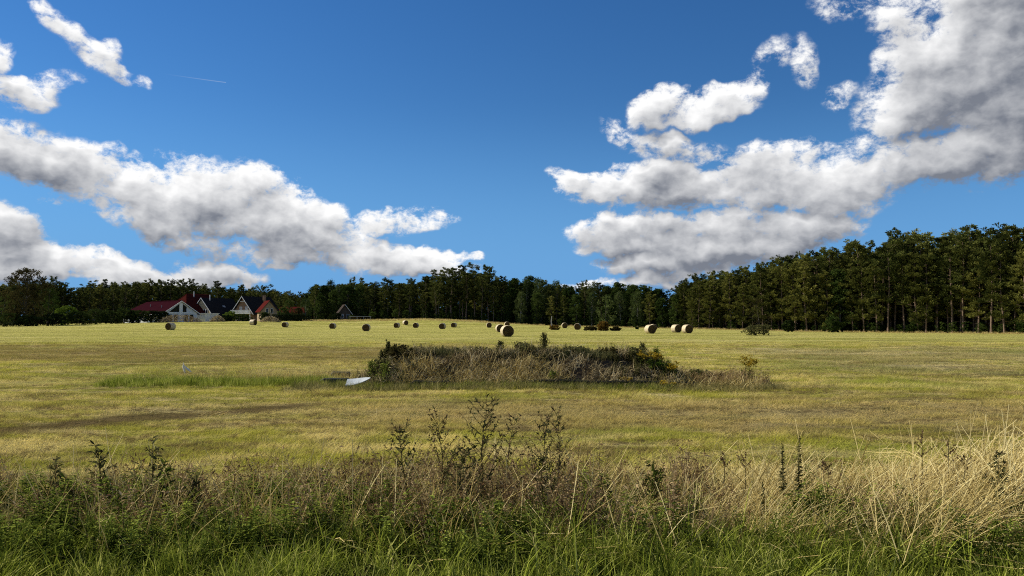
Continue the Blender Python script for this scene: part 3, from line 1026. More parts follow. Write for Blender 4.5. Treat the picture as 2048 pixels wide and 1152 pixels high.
# ------------------------------------------------------------------ trees
def pine_meshes(seed, H=18.0, crown0=.42, Rc=2.5, leafmat='pine', dens=1.1, ragged=.34):
    r = random.Random(seed)
    q = np.random.RandomState(seed)
    tb, cb = Buf(), Buf()
    bx, by = r.uniform(-.5, .5), r.uniform(-.5, .5)
    P = lambda z: Vector((bx * (z / H) ** 2 + .18 * math.sin(z * .35 + seed), by * (z / H) ** 2 + .18 * math.cos(z * .31 + seed * 2), z))
    zs = [-.4, 0, 1, 3, 6, 9, 12, 15, H * .93]
    zs = [z for z in zs if z < H * .9] + [H * .95]
    tb.tube([P(z) for z in zs], [.21 * (1 - .86 * max(0, z) / H) + (.05 if z <= 0 else 0) for z in zs], 7)
    z, k = crown0 * H, 0
    pw = r.uniform(1.9, 3.2)
    cen, dirs, ln, wd, tn = [], [], [], [], []
    while z < H * .985:
        t = (z - crown0 * H) / (H * (1 - crown0))
        prof = (.55 + .45 * min(1, t * 3)) * (1 - t ** pw) ** .65 + .10
        L = Rc * prof * r.uniform(1 - ragged * 1.6, 1 + ragged)
        az = k * 2.4 + r.uniform(-.5, .5)
        up = -.12 + .85 * t + r.uniform(-.12, .2)
        d = Vector((math.cos(az), math.sin(az), up))
        a = P(z)
        e = lambda s: a + d * (L * s) + Vector((0, 0, .18 * L * s * s))
        if L > .5:
            tb.tube([a, e(.5), e(.92)], [.05 * (1 - t) + .015, .03 * (1 - t) + .01, .008], 3)
        for c in range(max(3, int(round(L * 2.7)))):
            s = r.uniform(.38, 1.0) if c else 1.0
            side = Vector((-d.y, d.x, 0)) * r.uniform(-.42, .42) * L * s
            ctr = e(s) + side + Vector((0, 0, r.uniform(-.35, .45)))
            rad, fl = r.uniform(.5, .95) * (1 - .3 * t), r.uniform(.5, .85)
            m = int(30 * dens)
            off = q.normal(size=(m, 3))
            off /= np.linalg.norm(off, axis=1, keepdims=True)
            off *= (q.uniform(.1, 1, (m, 1)) ** .5) * rad
            off[:, 2] *= fl
            cen.append(np.array(ctr) + off)
            dirs.append(off + np.array([d.x, d.y, .55]) * rad * .7)
            ln.append(q.uniform(.28, .60, m)); wd.append(q.uniform(.13, .24, m))
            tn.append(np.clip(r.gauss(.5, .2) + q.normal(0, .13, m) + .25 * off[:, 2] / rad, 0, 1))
        z += r.uniform(.26, .46) * (1.25 - .3 * t)
        k += 1
    # dead stubs under the living crown
    z = H * .12
    while z < crown0 * H:
        az, L = r.uniform(0, 2 * PI), r.uniform(.3, 1.5)
        a = P(z)
        tb.tube([a, a + Vector((math.cos(az) * L * .6, math.sin(az) * L * .6, r.uniform(-.1, .2))), a + Vector((math.cos(az) * L, math.sin(az) * L, r.uniform(-.35, .2)))], [.03, .018, .006], 3)
        z += r.uniform(.4, 1.3)
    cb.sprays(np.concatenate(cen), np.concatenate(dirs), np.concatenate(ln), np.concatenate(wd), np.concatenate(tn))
    return tb.mesh("trunk", M['bark']), cb.mesh("crown", M[leafmat]), H


def broad_meshes(seed, H=14.0, Rc=3.2, base=.12, leafmat='broad', bark='barkgrey', dens=1.0, droop=0.0, size=(.2, .4), nclump=120, thin=1.0, crad=None):
    r = random.Random(seed)
    q = np.random.RandomState(seed)
    tb, cb = Buf(), Buf()
    bx, by = r.uniform(-.5, .5), r.uniform(-.5, .5)
    P = lambda z: Vector((bx * (z / H) ** 2 + .1 * math.sin(z), by * (z / H) ** 2, z))
    tr = .012 * H * thin
    tb.tube([P(z) for z in (-.3, 0, .1 * H, .35 * H, .6 * H, .9 * H)], [tr * 1.25, tr * 1.1, tr, tr * .75, tr * .45, tr * .1], 6)
    cen, dirs, ln, wd, tn = [], [], [], [], []
    lobes = []
    for i in range(9):
        a, t = r.uniform(0, 2 * PI), r.uniform(.15, 1)
        lobes.append((a, t, r.uniform(.65, 1.25)))
    for i in range(nclump):
        t = r.random() ** .85
        z = H * (base + (1 - base) * t)
        az = r.uniform(0, 2 * PI)
        prof = math.sqrt(max(0.02, 1 - (2 * (t * .92 + .02) - .92) ** 2)) ** .9
        lob = 1.0
        for (la, lt, lf) in lobes:
            w = math.exp(-((math.atan2(math.sin(az - la), math.cos(az - la))) / .6) ** 2 - ((t - lt) / .22) ** 2)
            lob *= 1 + (lf - 1) * w
        rr = Rc * prof * lob * (r.random() ** .45)
        ctr = P(min(z, H * .9)) + Vector((math.cos(az) * rr, math.sin(az) * rr, z - min(z, H * .9)))
        if i % 4 == 0 and rr > .6:
            zb = max(.08 * H, z - rr * .9)
            a = P(zb)
            mid = a.lerp(ctr, .5) + Vector((0, 0, .12 * rr))
            tb.tube([a, mid, ctr], [tr * .35, tr * .2, tr * .06], 3)
        rad = r.uniform(.45, .95) * (H / 14) ** .6 if crad is None else r.uniform(.7, 1.5) * crad
        m = int(34 * dens)
        off = q.normal(size=(m, 3))
        off /= np.linalg.norm(off, axis=1, keepdims=True)
        off *= (q.uniform(.05, 1, (m, 1)) ** .45) * rad
        off[:, 2] *= .75 + droop
        cen.append(np.array(ctr) + off + np.array([0, 0, -droop * .5]))
        dd = off + q.normal(0, .5, (m, 3)) * rad
        dd[:, 2] -= droop * 2 * rad
        dirs.append(dd)
        L = q.uniform(*size, m)
        ln.append(L); wd.append(L * q.uniform(.45, .7, m) * (1 - .3 * min(1, droop)))
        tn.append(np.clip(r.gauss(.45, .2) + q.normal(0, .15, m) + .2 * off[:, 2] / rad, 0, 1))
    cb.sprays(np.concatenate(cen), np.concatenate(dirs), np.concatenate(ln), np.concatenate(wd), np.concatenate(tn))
    return tb.mesh("trunk", M[bark]), cb.mesh("crown", M[leafmat]), H


def stand(name, meshes, loc, H, rz, label, cat='tree', group=None, wide=1.0, parts=('trunk', 'crown')):
    s = H / meshes[2]
    e = empty(name, loc, rz, label=label, cat=cat, group=group)
    for nm, me in zip(parts, meshes[:2]):
        link(nm, me, e)
    e.scale = (s * wide, s * wide, s)
    return e


TOP_PX = np.array([-300, 0, 100, 150, 200, 270, 330, 400, 500, 560, 605, 625, 650, 700, 750, 800, 830, 870, 900, 960, 990, 1005, 1020, 1050, 1100, 1150, 1200, 1260, 1300, 1340, 1370, 1400, 1450, 1500, 1560, 1620, 1680, 1720, 1765, 1810, 1850, 1900, 1960, 2048, 2300, 3200])
TOP_Y = np.array([560, 561, 559, 570, 564, 558, 560, 564, 573, 576, 583, 574, 562, 559, 561, 559, 551, 544, 539, 534, 540, 556, 553, 551, 559, 567, 565, 570, 574, 578, 558, 549, 544, 534, 514, 504, 489, 480, 487, 462, 469, 464, 455, 453, 430, 400])
WOOD_PX = np.array([-400, 0, 300, 560, 600, 640, 900, 1010, 1340, 1400, 1600, 1800, 2048, 2400, 3200])
WOOD_D = np.array([320, 325, 325, 315, 290, 262, 250, 246, 216, 204, 184, 168, 147, 124, 95])


def wood_height(px, d, loc):
    top = np.interp(px, TOP_PX, TOP_Y)
    return CAM_Z + (640 - top) / FPX * d - loc.z


ORD = ('first second third fourth fifth sixth seventh eighth ninth tenth eleventh twelfth thirteenth fourteenth fifteenth sixteenth seventeenth '
       'eighteenth nineteenth twentieth').split()
TENS = {2: 'twenty', 3: 'thirty', 4: 'forty', 5: 'fifty', 6: 'sixty', 7: 'seventy'}


def ordinal(n):
    if n <= 20:
        return ORD[n - 1]
    return TENS[n // 10][:-1] + 'ieth' if n % 10 == 0 else TENS[n // 10] + '-' + ORD[n % 10 - 1]


def build_woods():
    r = random.Random(21)
    count = {}
    tall = [pine_meshes(100 + i, 18, r.uniform(.32, .46), r.uniform(2.3, 3.0)) for i in range(5)]
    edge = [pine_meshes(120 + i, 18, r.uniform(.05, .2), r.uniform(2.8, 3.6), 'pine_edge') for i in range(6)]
    leafy_t = [broad_meshes(140 + i, 14, r.uniform(2.7, 3.6), r.uniform(.01, .06), 'broad', 'barkgrey', 1.0, 0, (.28, .5), 210) for i in range(5)]
    birch = [broad_meshes(150 + i, 15, r.uniform(2.2, 2.9), .06, 'birch', 'barkbirch', 1.0, .55, (.24, .44), 190, .75) for i in range(4)]

    def tree(px, d, kind, hmul, label, group):
        loc = spot(px, d)
        H = max(5.0, wood_height(px, d, loc) * hmul)
        ms = {'tall': tall, 'edge': edge, 'leafy': leafy_t, 'birch': birch}[kind]
        nm = {'tall': 'pine_tree', 'edge': 'pine_tree', 'leafy': 'broadleaf_tree', 'birch': 'birch_tree'}[kind]
        stand(nm, r.choice(ms), loc, H, r.uniform(0, 2 * PI), label, 'tree', group, r.uniform(.85, 1.15))

    # the wood on the right, walked along its edge
    for row in range(4):
        px = 1352 + row * 8
        while px < 2330:
            d = float(np.interp(px, WOOD_PX, WOOD_D)) + row * 4.2 + r.uniform(-1.4, 1.4)
            front = row == 0
            if front:
                kind = 'leafy' if px < 1460 and r.random() < .55 else ('edge' if r.random() < (.95 if px < 1750 else .62) else 'tall')
            else:
                kind = 'edge' if r.random() < .3 else 'tall'
            hm = (r.uniform(.66, .95) if front else r.uniform(.78, 1.0))
            if kind == 'leafy':
                hm *= .85
            if front:
                if kind != 'leafy' and r.random() < .10:
                    kind, hm = 'leafy', hm * .8
                count['right'] = count.get('right', 0) + 1
                what = {'leafy': 'leafy tree', 'edge': 'low-branched scots pine', 'tall': 'bare-trunked scots pine'}[kind]
                tree(px, d, kind, hm, f"{what}, {ordinal(count['right'])} front-row tree from the left end of the right-hand wood", 'front row of the right-hand wood')
                dd = abs(float(np.interp(px + 10, WOOD_PX, WOOD_D)) - float(np.interp(px, WOOD_PX, WOOD_D))) / 10
                px += r.uniform(2.7, 4.3) / math.hypot(d / FPX, dd)
                continue
            lab = ('leafy tree at the low end of the right-hand pine wood' if kind == 'leafy' else
                   'scots pine with green branches low down, behind the front row of the right-hand wood' if kind == 'edge' else
                   'tall scots pine with bare trunk behind the front row of the right-hand wood')
            tree(px, d, kind, hm, lab, {'leafy': 'leafy trees of the right-hand wood', 'edge': 'low-branched pines of the right-hand wood', 'tall': 'bare-trunked pines of the right-hand wood'}[kind])
            # steps of about 3.6 m along the edge
            dd = abs(float(np.interp(px + 10, WOOD_PX, WOOD_D)) - float(np.interp(px, WOOD_PX, WOOD_D))) / 10
            per_px = math.hypot(d / FPX, dd)
            px += r.uniform(2.7, 4.3) / per_px
    # the mixed wood across the middle
    for row in range(3):
        px = 618 + row * 7
        while px < 1350:
            d = float(np.interp(px, WOOD_PX, WOOD_D)) + row * 5.0 + r.uniform(-1.6, 1.6)
            front = row == 0
            x = r.random()
            if px < 700:
                kind = 'leafy' if x < .6 else 'birch'
            elif px < 1008:
                kind = 'edge' if (front and x < .5) else ('leafy' if x < .62 and front else 'tall')
            else:
                kind = ('birch' if x < .45 else 'leafy' if x < .85 else 'edge') if front else ('tall' if x < .45 else 'birch' if x < .7 else 'leafy')
            hm = r.uniform(.62, .9) if front else r.uniform(.86, 1.03)
            where = 'near the dark cabin' if px < 760 else ('in the dark middle wood' if px < 1008 else 'in the mixed wood right of the middle')
            what = {'tall': 'dark tall scots pine', 'edge': 'bushy dark scots pine', 'leafy': 'leafy green tree', 'birch': 'hanging pale birch'}[kind]
            if front:
                count['mid'] = count.get('mid', 0) + 1
                tree(px, d, kind, hm, f"{what}, {ordinal(count['mid'])} front-row tree from the left in the middle wood", 'front row of the middle wood')
            else:
                tree(px, d, kind, hm, f"{what} behind the front row {where}", f"{'birches' if kind == 'birch' else what + 's'} behind the front row {where}")
            px += r.uniform(3.4, 5.4) / (d / FPX)
    # the pine wood behind the houses
    for row in range(2):
        px = -60 + row * 9
        while px < 640:
            d = float(np.interp(px, WOOD_PX, WOOD_D)) + row * 6.0 + r.uniform(-2, 2)
            tree(px, d, 'tall' if r.random() < .75 else 'edge', r.uniform(.84, 1.04),
                 'dark scots pine in the wood behind the houses', 'pines behind the houses')
            px += r.uniform(4.0, 6.4) / (d / FPX)

    # depth of the woods beyond the rows one can tell apart: one mass
    rng = np.random.RandomState(4)
    pts, scl, idx = [], [], []
    for _ in range(900):
        px = rng.uniform(-150, 2500)
        right = px > 1350
        d = float(np.interp(px, WOOD_PX, WOOD_D)) + rng.uniform(17 if right else 16, 75)
        loc = spot(px, d)
        H = wood_height(px, d - 20, loc) * rng.uniform(.74, .94)
        w = rng.uniform(.9, 1.15)
        pts.append(loc); scl.append((H / 18 * w, H / 18 * w, H / 18)); idx.append(rng.randint(0, 8))
    n = len(pts)
    joined = []
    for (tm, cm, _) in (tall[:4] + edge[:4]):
        bm = bmesh.new()
        bm.from_mesh(tm)
        k = len(bm.faces)
        bm.from_mesh(cm)
        bm.faces.ensure_lookup_table()
        for f in bm.faces[k:]:
            f.material_index = 1
        me = bpy.data.meshes.new("wood_tree")
        bm.to_mesh(me)
        bm.free()
        me.materials.append(tm.materials[0]); me.materials.append(cm.materials[0])
        joined.append(me)
    rot = np.stack([np.zeros(n), np.zeros(n), rng.uniform(0, 6.28, n)], -1)
    scatter("deep_woods", joined, pts, rot, scl, idx, label="dark depth of the pine woods behind the edge trees")

    # bushes and low growth along the foot of the woods
    low = [broad_meshes(170 + i, 3.0, 1.5, .0, 'broad', 'barkgrey', .8, 0, (.14, .3), 36)[1] for i in range(4)]
    px = np.concatenate([rng.uniform(620, 1350, 130), rng.uniform(1350, 2400, 190)])
    d = np.interp(px, WOOD_PX, WOOD_D) + rng.uniform(-2.5, 5, len(px))
    x = (px - 1024) / FPX * d
    growth("undergrowth", low, x, d, rng, (.25, .95), .05, label="low bushes along the foot of the woods")
    px = np.concatenate([rng.uniform(-120, 640, 170), rng.uniform(620, 1360, 460), rng.uniform(1350, 2500, 420)])
    d = np.interp(px, WOOD_PX, WOOD_D) + rng.uniform(9, 60, len(px))
    growth("understory", low, (px - 1024) / FPX * d, d, rng, (1.0, 2.3), .05, label="dark understory inside the woods")
    # pale rank grass on the bank before the middle wood and along the right-hand edge
    ed = [grass_tuft(800 + k, 34, (.35, 1.0), .5, (.02, .05), 'straw', (0, .75), (.1, .8)) for k in range(4)]
    px = np.concatenate([rng.uniform(605, 1010, 1500), rng.uniform(1010, 1500, 420), rng.uniform(1500, 2200, 380)])
    D = np.interp(px, EDGE_PX, EDGE_D)
    d = D + np.where(px < 1010, rng.uniform(-9, 14, len(px)), rng.uniform(-2, 3.5, len(px)))
    growth("bank_grass", ed, (px - 1024) / FPX * d, d, rng, (.35, .8), label="pale rank grass on the bank before the woods")


build_woods()


def shrub(name, px, d, H, W, label, leafmat='hedge', seed=0, cat='shrub', group=None, dens=1.0, nclump=60, parts=('stem', 'foliage'), size=(.16, .34), bark='barkgrey', base=.02, droop=0.0, thin=.7):
    ms = broad_meshes(seed + 1000, H, W / 2, base, leafmat, bark, dens, droop, size, int(nclump * 2), thin * 2, crad=(.10 + .05 * (H + W) / 2))
    loc = spot(px, d)
    e = empty(name, loc, seed * 1.7, label=label, cat=cat, group=group)
    for nm, me in zip(parts, ms[:2]):
        link(nm, me, e)
    return e


def build_single_trees():
    ms = broad_meshes(77, 14, 5.6, .03, 'brownleaf', 'barkgrey', 1.1, .1, (.22, .42), 330)
    stand('broadleaf_tree', ms, spot(52, 190), 14.6, .4, 'big dark round-crowned tree at the far left of the field edge')
    ms = broad_meshes(78, 10, 3.2, .05, 'broad', 'barkgrey', 1.0, .1, (.2, .36), 110)
    stand('broadleaf_tree', ms, spot(8, 196), 8.5, .9, 'dark bushy tree in the left corner beside the big round tree')
    ms = broad_meshes(79, 10, 3.4, .05, 'broad', 'barkgrey', 1.0, .1, (.2, .36), 130)
    stand('broadleaf_tree', ms, spot(98, 215), 10.5, 2.0, 'dark leafy tree between the big round tree and the bright shrub')
    ms = broad_meshes(80, 9, 2.7, .10, 'broad', 'barkgrey', 1.0, .0, (.2, .34), 110)
    stand('broadleaf_tree', ms, spot(578, 240), 6.6, 1.0, 'leafy garden tree hiding the middle of the far red roof')
    ms = broad_meshes(81, 6, 1.9, .12, 'birch', 'barkgrey', .55, .35, (.16, .3), 70, .8)
    stand('young_tree', ms, spot(1211, 186), 8.2, 1.0, 'slender young tree rising from the rusty bush patch')
    ms = broad_meshes(82, 5, 1.75, .05, 'brownleaf', 'barkgrey', .32, .0, (.10, .2), 85, .6)
    stand('young_tree', ms, spot(1517, 100), 5.0, .3, 'sparse brownish young tree standing alone on the right of the field', 'tree')
    ms = broad_meshes(83, 9, 2.6, .08, 'birch', 'barkbirch', .9, .5, (.18, .32), 100, .8)
    stand('birch_tree', ms, spot(612, 238), 7.2, .8, 'pale birch at the end of the clipped hedge')
    # shrubs and hedges at the left
    shrub('shrub', 132, 200, 5.0, 6.4, 'bright green rounded shrub right of the big dark tree', 'bright', 1, nclump=90)
    for k, (px, d, H, W, mat, lab) in enumerate([
            (22, 186, 3.2, 7.5, 'hedge', 'dark hedge bush at the foot of the big round tree'),
            (62, 188, 2.6, 7.0, 'hedge', 'low dark hedge bush right below the big round tree'),
            (108, 192, 3.0, 6.5, 'darkhedge', 'dark hedge bush in front of the bright shrub'),
            (160, 200, 3.4, 7.0, 'hedge', 'green hedge bush just right of the bright shrub'),
            (192, 205, 4.0, 6.5, 'hedge', 'green hedge bush before the left end of the maroon roof'),
            (222, 208, 3.6, 6.0, 'hedge', 'hedge bush under the left eave of the maroon roof'),
            (250, 210, 4.3, 6.5, 'hedge', 'tallest rounded hedge bush before the maroon roof'),
            (281, 212, 3.5, 6.0, 'hedge', 'hedge bush before the middle of the white wall'),
            (305, 214, 3.3, 5.5, 'darkhedge', 'dark hedge bush left of the brush heap'),
            (327, 216, 3.2, 4.5, 'darkhedge', 'dark hedge bush before the glazed gable'),
    ]):
        shrub('hedge_bush', px, d, H, W, lab, mat, 10 + k, nclump=75)
    shrub('shrub', 462, 226, 3.0, 4.2, 'bright garden shrub left of the white balcony', 'bright', 31, nclump=50)
    shrub('shrub', 488, 227, 2.1, 6.0, 'dark garden shrub below the white balcony', 'hedge', 32)
    shrub('shrub', 530, 226, 2.6, 4.0, 'dark shrub before the gable with the red roof', 'hedge', 33)
    shrub('shrub', 568, 228, 4.2, 3.6, 'leafy bush before the left end of the far red roof', 'broad', 63)
    shrub('shrub', 594, 229, 4.0, 3.0, 'olive bush before the right end of the far red roof', 'brownleaf', 64)
    shrub('hedge_bush', 266, 211, 3.6, 5.0, 'hedge bush between the tallest one and the middle of the white wall', 'hedge', 65, nclump=60)
    shrub('shrub', 452, 224, 1.8, 4.5, 'low dark bush right of the cream house', 'darkhedge', 34)
    shrub('shrub', 1666, 168, 3.6, 3.4, 'round light green bush at the foot of the right-hand wood', 'broad', 35)
    shrub('shrub', 1576, 171, 2.6, 3.0, 'small dark bush by the sandy gap of the right-hand wood', 'hedge', 36)
    shrub('shrub', 1272, 172, 3.2, 1.5, 'narrow dark bush left of the paired bales', 'hedge', 37, nclump=30)
    shrub('shrub', 1512, 97, 1.3, 3.8, 'low dark bush at the foot of the sparse young tree', 'weed', 38, dens=.7, size=(.1, .22))
    shrub('shrub', 1110, 150, .9, 2.2, 'rusty low weeds beside the grey post', 'rust', 39, nclump=24)
    shrub('flowering_bush', 1206, 138, 1.6, 2.3, 'rusty goldenrod bush alone in the far field', 'rust', 40, nclump=60)
    shrub('shrub', 1180, 140, .7, 2.8, 'low olive weeds left of the rusty goldenrod bush', 'brownleaf', 41, nclump=30)
    shrub('shrub', 1228, 139, .7, 2.2, 'low olive weeds right of the rusty goldenrod bush', 'brownleaf', 42, nclump=30)
    for k, (px, H, lab) in enumerate([(745, 2.6, 'little fruit tree nearest the carport'), (768, 3.0, 'second little fruit tree from the carport'), (789, 3.2, 'third little fruit tree from the carport'), (812, 2.8, 'fourth little fruit tree from the carport')]):
        shrub('fruit_tree', px, 236, H, 2.2, lab, 'broad', 50 + k, cat='tree', group='young fruit trees right of the cabin', nclump=26, parts=('trunk', 'crown'), base=.35)
    # clipped hedge, straight and dark
    b = Buf()
    q = np.random.RandomState(3)
    n = 5200
    L, W, H = 11.5, 1.5, 1.9
    c = np.stack([q.uniform(-L / 2, L / 2, n), q.uniform(-W / 2, W / 2, n), q.uniform(.1, H, n)], -1)
    side = q.randint(0, 3, n)
    c[side == 0, 1] = -W / 2 + q.normal(0, .05, (side == 0).sum())
    c[side == 1, 2] = H + q.normal(0, .05, (side == 1).sum())
    b.sprays(c, q.normal(size=(n, 3)), q.uniform(.18, .32, n), q.uniform(.12, .2, n), np.clip(q.normal(.4, .25, n), 0, 1))
    p = spot(583, 226)
    e = empty('clipped_hedge', p, .05, label='straight clipped dark hedge before the far red roof', cat='hedge')
    b.build('foliage', M['darkhedge'], e)
    bb = Buf()
    for i in range(24):
        x = -L / 2 + L * (i + .5) / 24
        bb.tube([(x, 0, -.1), (x + .1, .1, .9), (x, -.1, 1.6)], [.05, .04, .02], 4)
    bb.build('stem', M['barkgrey'], e)


build_single_trees()


# ------------------------------------------------------------------ houses
def prism_roof(W, L, he, hr, over=.55, hip_f=0.0, hip_b=0.0, th=.22, y0=0.0, endover=.5):
    w = W / 2 + over
    slope = (hr - he) / (W / 2)
    ze = he - over * slope
    ya, yb = y0 - endover, y0 + L + endover
    ra, rb = ya + hip_f, yb - hip_b
    top = [(-w, ya, ze), (w, ya, ze), (w, yb, ze), (-w, yb, ze), (0, ra, hr), (0, rb, hr)]
    vs = top + [(x, y, z - th) for (x, y, z) in top]
    fs = [(1, 2, 5, 4), (3, 0, 4, 5), (0, 1, 4), (2, 3, 5)] if (hip_f and hip_b) else None
    if fs is None:
        fs = [(1, 2, 5, 4), (3, 0, 4, 5)]
        if hip_f: fs.append((0, 1, 4))
        if hip_b: fs.append((2, 3, 5))
    fs += [tuple(i + 6 for i in reversed(f)) for f in list(fs)]
    fs += [(1, 7, 8, 2), (3, 9, 6, 0)]
    if not hip_f: fs += [(0, 6, 10, 4), (4, 10, 7, 1)]
    else: fs.append((0, 6, 7, 1))
    if not hip_b: fs += [(2, 8, 11, 5), (5, 11, 9, 3)]
    else: fs.append((2, 8, 9, 3))
    b = Buf()
    b.add(vs, fs)
    return b


def gable_walls(W, L, hw, hr, hip_f=False, hip_b=False, drop=.3):
    """Walls as one shell; the gables rise to just under the roof."""
    b = Buf()
    w = W / 2
    f = [(-w, 0, -1.2), (w, 0, -1.2), (w, 0, hw - .05)] + ([(0, 0, hr - drop)] if not hip_f else []) + [(-w, 0, hw - .05)]
    k = [(-w, L, -1.2), (w, L, -1.2), (w, L, hw - .05)] + ([(0, L, hr - drop)] if not hip_b else []) + [(-w, L, hw - .05)]
    b.add(f, [tuple(range(len(f)))])
    b.add(k, [tuple(reversed(range(len(k))))])
    b.add([(w, 0, -1.2), (w, L, -1.2), (w, L, hw - .05), (w, 0, hw - .05)], [(0, 1, 2, 3)])
    b.add([(-w, 0, -1.2), (-w, L, -1.2), (-w, L, hw - .05), (-w, 0, hw - .05)], [(3, 2, 1, 0)])
    return b


def window(parent, x, z, w, h, frame='whitepaint', pane='glass', y=0.0, bars=True):
    f = Buf()
    t = .09
    f.box(x - w / 2 - t, y - .07, z - t, x + w / 2 + t, y + .03, z)
    f.box(x - w / 2 - t, y - .07, z + h, x + w / 2 + t, y + .03, z + h + t)
    f.box(x - w / 2 - t, y - .07, z + .001, x - w / 2, y + .03, z + h - .001)
    f.box(x + w / 2, y - .07, z + .001, x + w / 2 + t, y + .03, z + h - .001)
    if bars:
        f.box(x - .04, y - .06, z + .001, x + .04, y + .02, z + h - .001)
    fo = f.build('window', M[frame], parent)
    p = Buf()
    p.box(x - w / 2 + .002, y - .03, z + .002, x + w / 2 - .002, y + .01, z + h - .002)
    p.build('pane', M[pane], fo)
    return fo


def bargeboards(parent, W, he, hr, over, mat, y, width=.24, sides=(-1, 1)):
    w = W / 2 + over
    ze = he - over * (hr - he) / (W / 2)
    for s in sides:
        b = Buf()
        o = .03
        vs = [(s * w, y - .05, ze - width + o), (s * w, y - .05, ze + o), (0.002 * s, y - .05, hr + o), (0.002 * s, y - .05, hr - width * 1.15 + o)]
        vs += [(x, y - .002, z) for (x, _, z) in vs]
        fs = [(0, 1, 2, 3), (7, 6, 5, 4), (0, 4, 5, 1), (1, 5, 6, 2), (2, 6, 7, 3), (3, 7, 4, 0)]
        b.add(vs, fs)
        b.build('bargeboard', M[mat], parent)


def chimney(roof, x, y, z0, z1, w=.5, mat='brick', cap=True):
    b = Buf()
    b.box(x - w / 2, y - w / 2, z0, x + w / 2, y + w / 2, z1)
    if cap:
        b.box(x - w / 2 - .06, y - w / 2 - .06, z1 + .002, x + w / 2 + .06, y + w / 2 + .06, z1 + .1)
    b.build('chimney', M[mat], roof)


